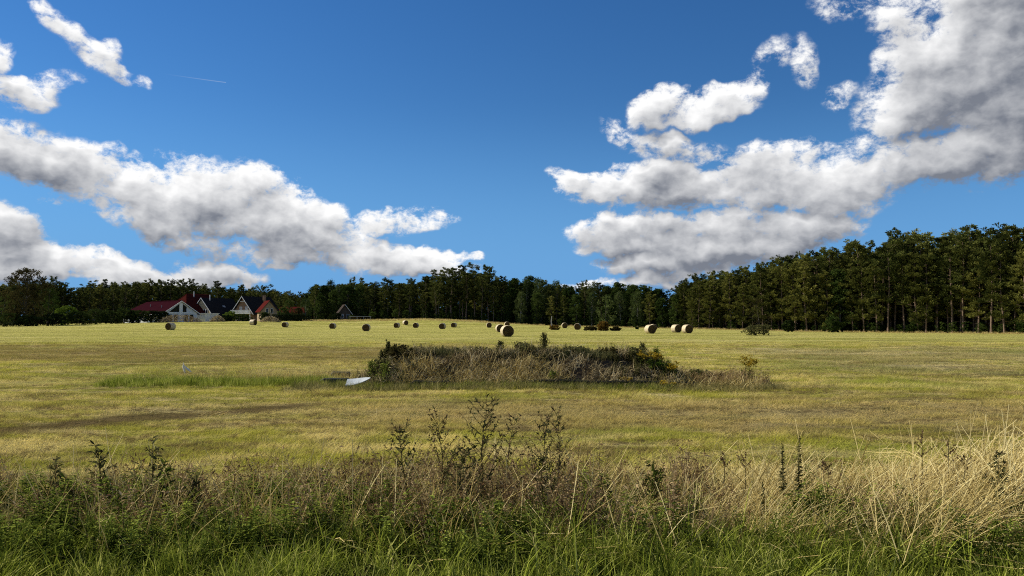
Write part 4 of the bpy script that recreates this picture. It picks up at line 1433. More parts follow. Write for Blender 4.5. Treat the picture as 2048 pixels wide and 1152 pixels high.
def build_houses():
    # long low house, maroon roof, glazed gable turned to the right
    p = spot(362, 226)
    e = empty('long_house', p, math.radians(50), label='long low white house with maroon tiled roof and glazed gable', cat='house')
    W, L, hw, hr = 10.4, 28.0, 3.0, 6.5
    gable_walls(W, L, hw, hr, hip_b=True).build('wall', M['whitewall'], e)
    rf = prism_roof(W, L, hw, hr, .7, 0, 5.2).build('roof', M['maroon'], e)
    rc = Buf()
    for i in range(26):
        y = -.5 + i * .79
        rc.tube([(0, y, hr + .06), (0, y + .74, hr + .06)], [.13, .13], 6)
    rc.build('ridge_tiles', M['maroon'], rf)['kind'] = 'stuff'
    for i, y in enumerate((6.0, 15.0)):
        b = Buf(); b.tube([(-3.1 + i * .6, y, 4.4 - i * -.4), (-3.1 + i * .6, y, 5.2 + i * .4)], [.11, .11], 6, cap=True); b.build('vent_pipe', M['greypaint'], rf)
    bargeboards(e, W, hw, hr, .7, 'whitepaint', -.5)
    # glazing of the gable: a big triangle left of the middle post, a slim tall pane on the right, doors below
    g = Buf()
    g.add([(-3.6, -.05, 3.05), (-.55, -.05, 3.05), (-.55, -.05, 5.55)], [(0, 1, 2)]); g.build('pane', M['glass'], e)
    g = Buf()
    g.add([(.55, -.05, 3.05), (1.75, -.05, 3.05), (1.75, -.05, 4.65), (.55, -.05, 5.5)], [(0, 1, 2, 3)]); g.build('pane', M['glass'], e)
    g = Buf(); g.box(-.5, -.14, -.5, .5, -.01, 6.0); g.build('post', M['whitepaint'], e)
    g = Buf(); g.box(-4.6, -.12, 2.6, 4.6, -.012, 2.98); g.build('beam', M['whitepaint'], e)
    for x in (-3.2, -1.6, 1.7, 3.3):
        window(e, x, .1, 1.2, 2.2, bars=False)
    # awning along the front eave
    g = Buf()
    g.add([(-5.3, 1.5, 2.5), (-5.3, 14, 2.5), (-7.0, 14, 2.15), (-7.0, 1.5, 2.15)], [(0, 1, 2, 3)])
    g.add([(-5.3, 1.5, 2.4), (-5.3, 14, 2.4), (-7.0, 14, 2.05), (-7.0, 1.5, 2.05)], [(3, 2, 1, 0)])
    g.build('awning', M['whitepaint'], e)
    # big hipped house behind it
    p = spot(345, 247)
    e = empty('hipped_house', p, math.radians(-33), label='white house with big dark red hipped roof behind the maroon roof', cat='house')
    gable_walls(15.0, 13.0, 3.0, 8.8, True, False).build('wall', M['whitewall'], e)
    rf = prism_roof(15.0, 13.0, 3.0, 9.4, .8, 5.5, 0).build('roof', M['darkred'], e)
    b = Buf(); b.tube([(1.0, 7.2, 8.2), (1.0, 7.2, 10.4)], [.13, .13], 6, cap=True); b.build('flue', M['whitepaint'], rf)
    rc = Buf(); rc.tube([(0, 4.9, 9.45), (0, 13.4, 9.45)], [.12, .12], 6); rc.tube([(-8.2, -.4, 2.42), (0, 5.0, 9.45)], [.1, .12], 6); rc.tube([(8.2, -.4, 2.42), (0, 5.0, 9.45)], [.1, .12], 6); rc.build('ridge_tiles', M['redroof'], rf)['kind'] = 'stuff'
    # white garage wing on its right
    p = spot(398, 238)
    e = empty('garage', p, math.radians(-20), label='low white flat-roofed garage between the maroon and the cream houses', cat='garage')
    b = Buf(); b.box(-2.6, 0, -1.2, 2.6, 6, 2.55); b.build('wall', M['whitewall'], e)
    b = Buf(); b.box(-2.8, -.2, 2.552, 2.8, 6.2, 2.75); b.build('roof', M['whitepaint'], e)
    # cream house
    p = spot(404, 250)
    e = empty('cream_house', p, math.radians(-28), label='cream gabled house with steep black roof beside the maroon roof', cat='house')
    W, L, hw, hr = 10.6, 12.5, 2.7, 8.1
    gable_walls(W, L, hw, hr).build('wall', M['cream'], e)
    rf = prism_roof(W, L, hw, hr, .7).build('roof', M['blackroof'], e)
    bargeboards(e, W, hw, hr, .7, 'whitepaint', -.5)
    for x in (1.35, 2.45):
        window(e, x, 2.75, .8, 1.4, 'whitepaint', 'glass', bars=False)
    window(e, -1.6, .4, 1.6, 1.3)
    b = Buf(); b.tube([(.8, 2.5, 7.0), (.8, 2.5, 9.1)], [.14, .14], 6, cap=True); b.build('flue', M['whitepaint'], rf)
    b = Buf(); b.add([(3.32, 6.0, 4.92), (3.32, 7.1, 4.92), (2.72, 7.1, 5.53), (2.72, 6.0, 5.53)], [(0, 1, 2, 3)]); b.build('skylight', M['greypaint'], rf)
    # tan house with white balcony
    p = spot(487, 248)
    e = empty('balcony_house', p, math.radians(-24), label='tan brick gabled house with long white balcony', cat='house')
    W, L, hw, hr = 8.9, 12.0, 3.2, 8.4
    gable_walls(W, L, hw, hr).build('wall', M['brick'], e)
    rf = prism_roof(W, L, hw, hr, .75, endover=.9).build('roof', M['blackroof'], e)
    bargeboards(e, W, hw, hr, .75, 'whitepaint', -.9, .3)
    chimney(rf, 1.6, 8.0, 6.0, 8.9, .8)
    for x in (-1.1, 1.4):
        window(e, x, 2.9, .95, 1.9, 'whitepaint', 'blind', bars=False)
    for x in (-2.4, 0, 2.4):
        window(e, x, .2, 1.3, 1.6)
    b = Buf(); b.box(-1.1, -.5, 6.55, 1.1, -.42, 6.72); b.build('collar_beam', M['whitepaint'], e)
    b = Buf(); b.box(-4.3, -1.5, 2.45, 4.3, -.002, 2.7); b.build('balcony_floor', M['whitepaint'], e)
    b = Buf()
    b.box(-4.3, -1.5, 3.62, 4.3, -1.42, 3.74)
    for i in range(36):
        x = -4.28 + i * .243
        b.box(x, -1.48, 2.702, x + .15, -1.44, 3.618)
    b.build('balcony_railing', M['whitepaint'], e)
    b = Buf(); b.box(4.05, -1.45, -1.0, 4.25, -1.25, 2.448); b.build('balcony_post', M['whitepaint'], e)
    # tan house with a bright red roof, its gable turned right
    p = spot(539, 236)
    e = empty('red_roof_house', p, math.radians(30), label='tan house with bright red roof and two small gable windows', cat='house')
    W, L, hw, hr = 5.0, 6.5, 3.6, 6.6
    gable_walls(W, L, hw, hr).build('wall', M['tan'], e)
    prism_roof(W, L, hw, hr, .5).build('roof', M['redroof'], e)
    bargeboards(e, W, hw, hr, .5, 'brownroof', -.5, .25)
    for x in (-.75, .75):
        window(e, x, 2.6, .6, 1.35, 'whitepaint', 'glass', bars=False)
    # far red-roofed house behind the garden tree
    p = spot(582, 268)
    e = empty('far_house', p, math.radians(8), label='dark house with low red roof half hidden by a garden tree', cat='house')
    b = Buf(); b.box(-4.3, 0, -1.2, 4.3, 7, 3.1); b.build('wall', M['cabinwall'], e)
    w = Buf()
    w.add([(-4.9, -.6, 3.0), (4.9, -.6, 3.0), (4.2, 3.2, 5.1), (-4.2, 3.2, 5.1), (-4.9, 7.4, 3.0), (4.9, 7.4, 3.0)], [(0, 1, 2, 3), (3, 2, 5, 4), (0, 3, 4), (1, 5, 2), (0, 4, 5, 1)])
    w.build('roof', M['redroof'], e)
    window(e, -2.4, .8, 1.1, 1.2); window(e, 2.4, .8, 1.1, 1.2)
    # dark cabin at the edge of the middle wood
    p = spot(690, 246)
    e = empty('cabin', p, math.radians(20), label='dark timber cabin with one white bargeboard at the wood edge', cat='cabin')
    W, L, hw, hr = 4.2, 6.0, 2.6, 5.4
    gable_walls(W, L, hw, hr).build('wall', M['cabinwall'], e)
    prism_roof(W, L, hw, hr, .45).build('roof', M['brownroof'], e)
    bargeboards(e, W, hw, hr, .45, 'whitepaint', -.5, .2, (1,))
    bargeboards(e, W, hw, hr, .45, 'brownroof', -.5, .2, (-1,))
    window(e, -1.0, .9, .9, 1.2, 'whitepaint', 'glass')
    window(e, 1.0, .9, .9, 1.2, 'greypaint', 'glass')
    g = Buf(); g.add([(2.3, .5, 2.6), (2.3, 5.5, 2.6), (5.2, 5.5, 1.2), (5.2, .5, 1.2), (2.3, .5, 2.45), (2.3, 5.5, 2.45), (5.2, 5.5, 1.05), (5.2, .5, 1.05)], [(3, 2, 1, 0), (4, 5, 6, 7), (0, 4, 7, 3), (2, 6, 5, 1), (3, 7, 6, 2)]); g.build('side_roof', M['brownroof'], e)
    shrub('shrub', 676, 240, 2.4, 3.4, 'dark bush before the left wall of the cabin', 'darkhedge', 61)
    shrub('shrub', 704, 240, 1.7, 2.6, 'small dark bush before the right corner of the cabin', 'hedge', 62)
    p = spot(722, 236)
    e = empty('carport', p, .05, label='low open carport with pale flat roof right of the cabin', cat='carport')
    b = Buf(); b.box(-3.4, -1.5, 1.15, 3.4, 1.6, 1.32); b.build('roof', M['greypaint'], e)
    for x in (-3.2, -1.0, 1.1, 3.2):
        b = Buf(); b.box(x - .07, -1.4, -.5, x + .07, -1.26, 1.148); b.build('post', M['greypaint'], e)
    b = Buf(); b.box(-3.2, 1.4, -.4, 3.2, 1.5, 1.1); b.build('back_wall', M['cabinwall'], e)
    # white garden table by the cream house
    p = spot(425, 222)
    e = empty('garden_table', p, .2, label='small white garden table before the cream house', cat='table')
    b = Buf(); b.box(-.9, -.45, .70, .9, .45, .76); b.build('table_top', M['whitepaint'], e)
    for x in (-.7, .7):
        for y in (-.3, .3):
            b = Buf(); b.box(x - .04, y - .04, -.1, x + .04, y + .04, .698); b.build('leg', M['whitepaint'], e)


build_houses()


def brush_heap(px, d, L, H, W, label, seed, n=420):
    r = random.Random(seed)
    e = empty('brush_heap', spot(px, d), r.uniform(-.1, .1), label=label, cat='brush heap', group='heaps of cut brushwood before the houses')
    b, c = Buf(), Buf()
    for _ in range(n):
        x = r.uniform(-L / 2, L / 2)
        env = H * (1 - abs(2 * x / L) ** 3) * r.uniform(.1, 1)
        y = r.uniform(-W / 2, W / 2) * (1 - .5 * env / H)
        d3 = Vector((r.gauss(0, 1), r.gauss(0, .6), r.gauss(.15, .45))).normalized() * r.uniform(.4, 1.3)
        a = Vector((x, y, env))
        b.tube([a - d3 * .5, a + Vector((0, 0, r.uniform(-.1, .1))), a + d3 * .5], [r.uniform(.015, .045), .02, .008], 3, r.random())
    q = np.random.RandomState(seed)
    m = 1500
    x = q.uniform(-L / 2, L / 2, m)
    z = H * (1 - np.abs(2 * x / L) ** 3) * q.uniform(0, 1, m)
    y = q.uniform(-W / 2, W / 2, m) * (1 - .5 * z / H)
    c.sprays(np.stack([x, y, z], -1), q.normal(size=(m, 3)), q.uniform(.12, .35, m), q.uniform(.05, .16, m), q.uniform(0, 1, m))
    b.build('branches', M['twig'], e)['kind'] = 'stuff'
    c.build('dead_leaves', M['thatch'], e)['kind'] = 'stuff'


brush_heap(360, 212, 12.5, 2.2, 3.0, 'long brown brush heap before the glazed gable', 1, 520)
brush_heap(436, 217, 4.0, 1.8, 2.4, 'small brush heap right of the garden table', 2, 200)
brush_heap(541, 213, 5.6, 1.6, 2.6, 'dark brush heap behind the pale-topped bale', 3, 260)


# ------------------------------------------------------------------ round bales
def bale_meshes(seed):
    r = random.Random(seed)
    Rr, L, n = .68, 1.18, 40
    ph = [r.uniform(0, 6.28) for _ in range(4)]

    def rad(a):
        v = Rr * (1 + .012 * math.sin(3 * a + ph[0]) + .008 * math.sin(7 * a + ph[1]))
        c = math.sin(a)              # sits flat and sags a little
        return v
    wrap, end = Buf(), Buf()
    ys = [-L / 2, -L / 2 + .05, -L * .25, 0, L * .25, L / 2 - .05, L / 2]
    rs = [.955, 1.0, 1.008, 1.012, 1.008, 1.0, .955]
    vs = []
    for y, k in zip(ys, rs):
        for i in range(n):
            a = 2 * PI * i / n
            rr = rad(a) * k
            z = Rr + rr * math.sin(a)
            vs.append((rr * math.cos(a) * (1.03 if z < .5 else 1.0), y, max(0.0, z - .04)))
    fs = []
    for j in range(len(ys) - 1):
        for i in range(n):
            i2 = (i + 1) % n
            fs.append((j * n + i, j * n + i2, (j + 1) * n + i2, (j + 1) * n + i))
    wrap.add(vs, fs)
    # rolled ends: rings in slight steps
    for s in (-1, 1):
        rings = [.955, .85, .80, .66, .60, .46, .40, .26, .2, .08]
        vs, fs = [], []
        for j, k in enumerate(rings):
            dep = .0 if j == 0 else (.018 if j % 2 else -.012) + r.uniform(-.008, .008)
            for i in range(n):
                a = 2 * PI * i / n
                rr = rad(a) * k
                z = Rr + rr * math.sin(a)
                vs.append((rr * math.cos(a) * (1.03 if z < .5 else 1.0), s * (L / 2 + (dep + r.uniform(-.012, .012) if j else 0.0)), max(0.0, z - .04)))
        vs.append((0, s * (L / 2 - .03), Rr - .04))
        for j in range(len(rings) - 1):
            for i in range(n):
                i2 = (i + 1) % n
                q = (j * n + i, j * n + i2, (j + 1) * n + i2, (j + 1) * n + i)
                fs.append(q if s > 0 else q[::-1])
        c = len(vs) - 1
        for i in range(n):
            q = ((len(rings) - 1) * n + i, (len(rings) - 1) * n + (i + 1) % n, c)
            fs.append(q if s > 0 else q[::-1])
        end.add(vs, fs, mat=0)
    # loose straws round the rim
    for _ in range(90):
        a, s = r.uniform(0, 2 * PI), r.choice((-1, 1))
        end.blade((rad(a) * .93 * math.cos(a), s * L / 2, max(.03, Rr - .04 + rad(a) * .93 * math.sin(a))), r.uniform(0, 6.28), r.uniform(.05, .14), .012, .9, 1, .7, 2)
    mw = wrap.mesh("net_wrap", M['net'])
    mw.polygons.foreach_set('use_smooth', [True] * len(mw.polygons))
    return mw, end.mesh("straw_roll", M['straw_end'])


BALES = [
    # px, distance, turn of the axis (0 = round end towards us, + = its long side shows on the left), label
    (342, 141, -42, 'big straw bale at the far left, round end and dark long side showing'),
    (507, 185, 52, 'pale bale lying before the brush heap, lit long side showing'),
    (571, 183, -28, 'bale before the clipped hedge, right of the pale one'),
    (666, 170, -22, 'bale standing alone before the dark cabin'),
    (733, 134, -12, 'large dark bale right of the cabin, left of the grassy bank'),
    (794, 190, -25, 'bale at the left end of the far group below the bank'),
    (811, 209, 22, 'tiny bale up on the grassy bank'),
    (832, 189, -15, 'far bale just right of the one on the bank'),
    (885, 164, -18, 'mid-sized bale in the middle of the far group'),
    (908, 196, -20, 'small bale half sunk in rough grass on the bank'),
    (978, 190, 4, 'small far bale left of the pair before the mound'),
    (1014, 195, 6, 'far bale peeping over the nearest bale'),
    (1000, 122, 10, 'bale partly hidden behind the nearest bale'),
    (1014, 90, 14, 'nearest and largest bale, its round end to the front above the mound'),
    (1129, 176, 6, 'far bale right of the grey post'),
    (1155, 152, -6, 'bale left of the rusty goldenrod bush'),
    (1300, 110, 28, 'large bale with bright left side, right of the goldenrod bush'),
    (1306, 152, 20, 'bale peeping out behind the large bright-sided bale'),
    (1352, 121, 34, 'left one of the two neighbouring bales on the right'),
    (1374, 114, 28, 'right one of the two neighbouring bales on the right'),
]


def build_bales():
    kinds = [bale_meshes(s) for s in range(4)]
    for i, (px, d, turn, lab) in enumerate(BALES):
        p = spot(px, d)
        view = math.atan2(p.x, p.y)
        e = empty('hay_bale', p - Vector((0, 0, .02)), -view + math.radians(turn), label=lab, cat='hay bale', group='round bales lying on the mown field')
        w, s = kinds[i % 4]
        link('net_wrap', w, e)
        link('straw_roll', s, e)
        k = 1.06 if i in (13, 0, 1) else 1.0
        e.scale = (k, k, k)


build_bales()


# ------------------------------------------------------------------ the mound and what lies about it
def mound_z(x, y):
    x = np.asarray(x, float); y = np.asarray(y, float)
    m = MOUND
    u = sstep(x, m['x0'] - .25, m['x0'] + 1.5) * (1 - sstep(x, m['x1'] - 1.9, m['x1'] + .1))
    v = 1 - sstep(np.abs(y - m['y']), .35, m['hw'])
    h = m['h'] * (.58 + .42 * vnoise(x / 1.3, y / 1.1, 61) + .22 * vnoise(x / .45, y / .45, 62))
    return ground_z(x, y) + h * u * v


def build_mound():
    xs, ys = np.linspace(-5.6, 6.6, 150), np.linspace(21.7, 26.3, 60)
    X, Y = np.meshgrid(xs, ys, indexing='ij')
    Z = mound_z(X, Y) + .012
    inside = (Z - .012 - ground_z(X, Y)) > .004
    Z = np.where(inside, Z, ground_z(X, Y) - .12)
    vs = list(map(tuple, np.stack([X, Y, Z], -1).reshape(-1, 3).tolist()))
    ny = len(ys)
    fs = [(i * ny + j, (i + 1) * ny + j, (i + 1) * ny + j + 1, i * ny + j + 1) for i in range(len(xs) - 1) for j in range(ny - 1)]
    me = bpy.data.meshes.new("earth_mound")
    me.from_pydata(vs, [], fs)
    me.materials.append(M['mound'])
    me.polygons.foreach_set('use_smooth', [True] * len(me.polygons))
    tag(link("earth_mound", me), label='long overgrown earth mound in the middle of the field', cat='mound')
    rng = np.random.RandomState(17)

    def on(n, x0, x1, y0, y1):
        return rng.uniform(x0, x1, n), rng.uniform(y0, y1, n)
    th = [thatch_tuft(s, 34) for s in range(8)]
    x, y = on(1250, -4.9, 5.7, 22.15, 25.4)
    k = vnoise(x / .6, y / .4, 75) > .40
    x, y = x[k], y[k]
    growth("dead_grass", th, x, y, rng, (.6, 1.3), .4, z=mound_z(x, y), label="brown dead grass matted over the mound")
    ol = [grass_tuft(420 + s, 40, (.15, .45), .16, (.006, .011), 'olive', (0, .9), (.2, .9)) for s in range(5)]
    x, y = on(520, -5.0, 6.0, 22.1, 25.2)
    k = vnoise(x / 1.1, y / 1.1, 71) > .45
    growth("mound_grass", ol, x[k], y[k], rng, (.5, 1.0), .2, z=mound_z(x[k], y[k]), label="half green grass on the sides of the mound")
    gr = [grass_tuft(440 + s, 45, (.15, .42), .18, (.006, .011), 'grass', (0, .8), (.2, .9)) for s in range(4)]
    x, y = on(330, -5.4, 5.2, 21.3, 22.6)
    growth("mound_foot_grass", gr, x, y, rng, (.5, .95), .15, z=ground_z(x, y), label="green grass along the foot of the mound")
    x, y = on(900, -6.6, 7.8, 20.9, 22.7)
    growth("rough_foot_grass", ol, x, y, rng, (.45, .9), .2, z=ground_z(x, y), label="olive rough grass round the foot of the mound")
    st = [straw_tuft(460 + s, 30, (.2, .6), (.2, .97), None, .3, False, 2.2) for s in range(4)]
    x = np.concatenate([rng.uniform(-3.4, 1.6, 170), rng.uniform(4.6, 7.6, 110)])
    y = np.concatenate([rng.uniform(22.1, 23.1, 170), rng.uniform(21.6, 23.6, 110)])
    growth("pale_mound_straw", st, x, y, rng, (.6, 1.05), .25, z=mound_z(x, y), label="pale dry straw on the front of the mound")
    hb = [herb_tuft(480 + s, (.2, .5), 6, 'weed', (.05, .09)) for s in range(4)]
    cg = [grass_tuft(430 + s, 40, (.2, .5), .2, (.010, .018), 'hedge_grass', (0, 1), (.3, .97), .6) for s in range(4)]
    xc, yc = on(420, -4.4, 5.0, 23.3, 24.6)
    growth("crest_grass", cg, xc, yc, rng, (.6, 1.05), .2, z=mound_z(xc, yc), label="dark green grass drooping over the crest of the mound")
    x = np.concatenate([rng.uniform(-4.7, -3.2, 60), rng.uniform(-4.0, 5.2, 110), rng.uniform(3.0, 5.6, 60)])
    y = np.concatenate([rng.uniform(22.2, 24.2, 60), rng.uniform(23.6, 24.6, 110), rng.uniform(22.2, 24.4, 60)])
    growth("mound_herbs", hb, x, y, rng, (.5, 1.0), .15, z=mound_z(x, y), label="dark weeds on the crest and ends of the mound")
    br = [brown_tuft(490 + s, (.2, .5), 12) for s in range(4)]
    x = rng.uniform(5.3, 7.7, 90)
    y = rng.uniform(22.0, 23.8, 90)
    growth("brown_weeds", br, x, y, rng, (.7, 1.2), .1, z=mound_z(x, y), label="brown weeds at the right end of the mound")


build_mound()


def build_litter():
    r = random.Random(5)
    # black sheeting sticking out along the foot of the mound
    def strip(name, label, px0, px1, d, h, mat, seed, top=.0):
        rr = random.Random(seed)
        x0, x1 = (px0 - 1024) / FPX * d, (px1 - 1024) / FPX * d
        n = 46
        vs, fs = [], []
        for i in range(n + 1):
            x = x0 + (x1 - x0) * i / n
            hh = h * (.75 + .5 * float(vnoise(np.array([x * 1.3]), np.array([0.0]), seed)[0])) * min(1, 6 * i / n + .3, 6 * (n - i) / n + .3)
            y = d + .12 * float(vnoise(np.array([x * .8]), np.array([3.0]), seed)[0])
            z = gz(x, y) + top
            vs += [(x, y - .02, z - .05), (x, y, z + hh * .55), (x, y + .03, z + hh), (x, y + .22, z + hh * .92), (x, y + .24, z + hh * .86), (x, y + .05, z + hh * .9), (x, y + .02, z + hh * .5), (x, y, z - .05)]
        for i in range(n):
            for k in range(7):
                fs.append((i * 8 + k, (i + 1) * 8 + k, (i + 1) * 8 + k + 1, i * 8 + k + 1))
        b = Buf(); b.add(vs, fs)
        tag(b.build(name, M[mat], smooth=True), label=label, cat='plastic sheet')
    strip('plastic_sheet', 'long torn edge of black plastic sheet along the foot of the mound', 1040, 1392, 21.95, .10, 'plastic_black', 3, .12)
    strip('plastic_sheet', 'short dark plastic edge in the grass left of the middle of the mound', 820, 905, 21.9, .13, 'plastic_black', 6, .10)
    strip('plastic_net', 'dark green netting crumpled left of the white panel', 640, 700, 22.7, .10, 'net_green', 9, .12)
    strip('plastic_net', 'thin strip of dark netting behind the crumpled netting', 662, 702, 24.6, .14, 'net_green', 12, .16)
    # curved white panel
    d = 21.7
    x0 = (694 - 1024) / FPX * d
    vs, fs, n = [], [], 14
    for i in range(n + 1):
        t = i / n
        x = x0 + .70 * t
        z = gz(x0, d) + .21 + .10 * t ** 2.2
        hw = .14 * (1 - .86 * t ** 2.4)
        for k, (dy, dz) in enumerate(((0, 0), (.5, .06), (1.0, .16))):
            vs.append((x, d - hw + 2 * hw * dy, z - .10 * (1 - t ** 2) + dz * (1 - .9 * t ** 3)))
        for k, (dy, dz) in enumerate(((0, 0), (.5, .06), (1.0, .16))):
            vs.append((x, d - hw + 2 * hw * dy, z - .112 * (1 - t ** 2) + dz * (1 - .9 * t ** 3) - .012))
    for i in range(n):
        a, c = i * 6, (i + 1) * 6
        fs += [(a, c, c + 1, a + 1), (a + 1, c + 1, c + 2, a + 2), (a + 4, c + 4, c + 3, a + 3), (a + 5, c + 5, c + 4, a + 4), (a + 3, c + 3, c, a), (a + 2, c + 2, c + 5, a + 5)]
    fs += [(0, 1, 4, 3), (1, 2, 5, 4), (n * 6 + 3, n * 6 + 4, n * 6 + 1, n * 6), (n * 6 + 4, n * 6 + 5, n * 6 + 2, n * 6 + 1)]
    b = Buf(); b.add(vs, fs)
    tag(b.build('plastic_board', M['plastic_white'], smooth=False), label='curved white plastic board lying at the left foot of the mound', cat='plastic board')
    # bent white strip standing in the stubble
    p = spot(372, 27.6)
    e = empty('plastic_strip', p, 0, label='bent white plastic strip standing in the brown stubble', cat='plastic strip')
    b = Buf(); b.tube([(0.02, 0, -.03), (-.02, 0, .14), (-.06, .01, .24), (-.045, 0, .40)], [.018, .040, .034, .016], 5, cap=True); b.build('upright_end', M['white_strip'], e)
    b = Buf(); b.tube([(-.03, .01, .30), (.03, .01, .22), (.14, 0, .14), (.24, 0, .06)], [.018, .034, .042, .02], 5, cap=True); b.build('bent_end', M['white_strip'], e)
    # grey post in the far field
    p = spot(1103, 150)
    e = empty('wooden_post', p, 0, label='weathered grey post standing in the far field', cat='post')
    b = Buf(); b.tube([(0, 0, -.3), (.02, 0, .9), (-.03, 0, 1.7), (.06, 0, 2.75)], [.15, .13, .11, .09], 7, cap=True); b.build('shaft', M['post'], e)
    b = Buf(); b.tube([(0, 0, -.1), (-.1, -.1, .3), (-.14, -.1, .55)], [.2, .16, .05], 6, cap=True); b.build('base_stump', M['bark'], e)


build_litter()


# ------------------------------------------------------------------ single plants
def mugwort(name, px, d, topy, label, seed, cat='weed', spread=.45, n=24, leafmat='weed', tipmat='seed', up=.7, lean=0.0, loc=None, leafn=7, leafsize=(.025, .06), tips=10, bare=.15, H=None, thick=1.15, group=None):
    r = random.Random(seed)
    p = spot(px, d) if loc is None else Vector(loc)
    if H is None:
        H = CAM_Z + (640 - topy) / FPX * d - p.z
    st, lf, sd = Buf(), Buf(), Buf()
    wob = r.uniform(0, 6)
    P = lambda t: Vector((lean * H * t ** 1.3 + .025 * math.sin(t * 5 + wob) * H, .03 * math.sin(t * 4 + wob * 2) * H, H * t))
    st.tube([P(t) - (Vector((0, 0, .05)) if t == 0 else Vector()) for t in (0, .2, .4, .6, .8, 1)], [.0062 * thick, .0056 * thick, .0048 * thick, .0036 * thick, .0026 * thick, .001], 5, r.uniform(.2, .6))
    for i in range(n):
        t = bare + (1 - bare) * (i + r.random()) / n
        az = i * 2.4 + r.uniform(-.6, .6)
        L = spread * H * (1 - .78 * t) * r.uniform(.6, 1.25) + .03
        d3 = Vector((math.cos(az), math.sin(az) * .8, up + r.uniform(-.2, .35))).normalized()
        Q = lambda s: P(t) + d3 * (L * s) + Vector((0, 0, .22 * L * s * s))
        st.tube([Q(0), Q(.5), Q(1)], [.0026 * thick, .0019 * thick, .0008], 3, r.random() * .7)
        for k in range(leafn):
            s = r.uniform(.1, 1)
            dd = Vector((r.gauss(0, 1), r.gauss(0, 1), r.gauss(.25, .6)))
            ln = r.uniform(*leafsize)
            lf.leaf(Q(s), dd + d3 * .7, (r.uniform(-1, 1), r.uniform(-1, 1), 1), ln, ln * r.uniform(.22, .42), r.random())
        for k in range(tips):
            s = r.uniform(.45, 1.02)
            dd = Vector((r.gauss(0, 1), r.gauss(0, 1), r.gauss(.2, .8)))
            sd.leaf(Q(s), dd, (r.uniform(-1, 1), r.uniform(-1, 1), 1), r.uniform(.012, .034), r.uniform(.007, .015), r.random())
    for k in range(leafn * 6):       # along the main stem
        t = r.uniform(.06, 1)
        dd = Vector((r.gauss(0, 1), r.gauss(0, 1), r.gauss(.1, .5)))
        ln = r.uniform(*leafsize) * 1.2
        lf.leaf(P(t), dd, (r.uniform(-1, 1), r.uniform(-1, 1), 1), ln, ln * r.uniform(.22, .4), r.random())
    e = empty(name, p, r.uniform(-.3, .3), label=label, cat=cat, group=group)
    st.build('stem', M['stem'], e)
    if leafn: lf.build('foliage', M[leafmat], e)
    if tips: sd.build('seed_heads', M[tipmat], e)['kind'] = 'stuff'
    return e


def spike_plant(name, px, d, topy, label, seed, cat='weed', mat='weed', width=.03, n=230, lo=.35):
    """A stiff stem closely set with small leaves or seeds, like dock or hemp-nettle."""
    r = random.Random(seed)
    p = spot(px, d)
    H = CAM_Z + (640 - topy) / FPX * d - p.z
    st, lf = Buf(), Buf()
    ln = r.uniform(-.06, .08)
    P = lambda t: Vector((ln * H * t, 0, H * t))
    st.tube([P(0) - Vector((0, 0, .05)), P(.5), P(1)], [.006, .005, .002], 5, .4)
    for i in range(n):
        t = lo + (1 - lo) * r.random()
        a = r.uniform(0, 2 * PI)
        w = width * (1.25 - .8 * (t - lo) / (1 - lo))
        L = r.uniform(.5, 1.2) * w
        lf.leaf(P(t), (math.cos(a), math.sin(a), r.uniform(-.3, .9)), (0, 0, 1), L, L * r.uniform(.3, .6), r.random())
    e = empty(name, p, 0, label=label, cat=cat)
    st.build('stem', M['stem'], e)
    lf.build('foliage' if mat != 'seed' else 'seed_head', M[mat], e)
    return e


def dock(name, px, d, topy, label, seed):
    """Branched brown seed head on a stalk."""
    r = random.Random(seed)
    p = spot(px, d)
    H = CAM_Z + (640 - topy) / FPX * d - p.z
    st, sd = Buf(), Buf()
    st.tube([(0, 0, -.05), (.02, 0, H * .5), (.03, 0, H)], [.005, .0045, .002], 4, .4)
    for i in range(7):
        a, z0 = r.uniform(0, 2 * PI), H * r.uniform(.72, .95)
        L = r.uniform(.04, .10)
        q0 = Vector((.025, 0, z0)); q1 = q0 + Vector((math.cos(a) * L, math.sin(a) * L, L * .9))
        st.tube([q0, q1], [.002, .001], 3, .4)
        for k in range(22):
            c = q0.lerp(q1, r.uniform(.2, 1.1))
            sd.leaf(c, (r.gauss(0, 1), r.gauss(0, 1), r.gauss(0, 1)), (r.uniform(-1, 1), 0, 1), r.uniform(.01, .022), r.uniform(.008, .014), r.random())
    e = empty(name, p, 0, label=label, cat='weed')
    st.build('stem', M['stem'], e)
    sd.build('seed_head', M['seed'], e)


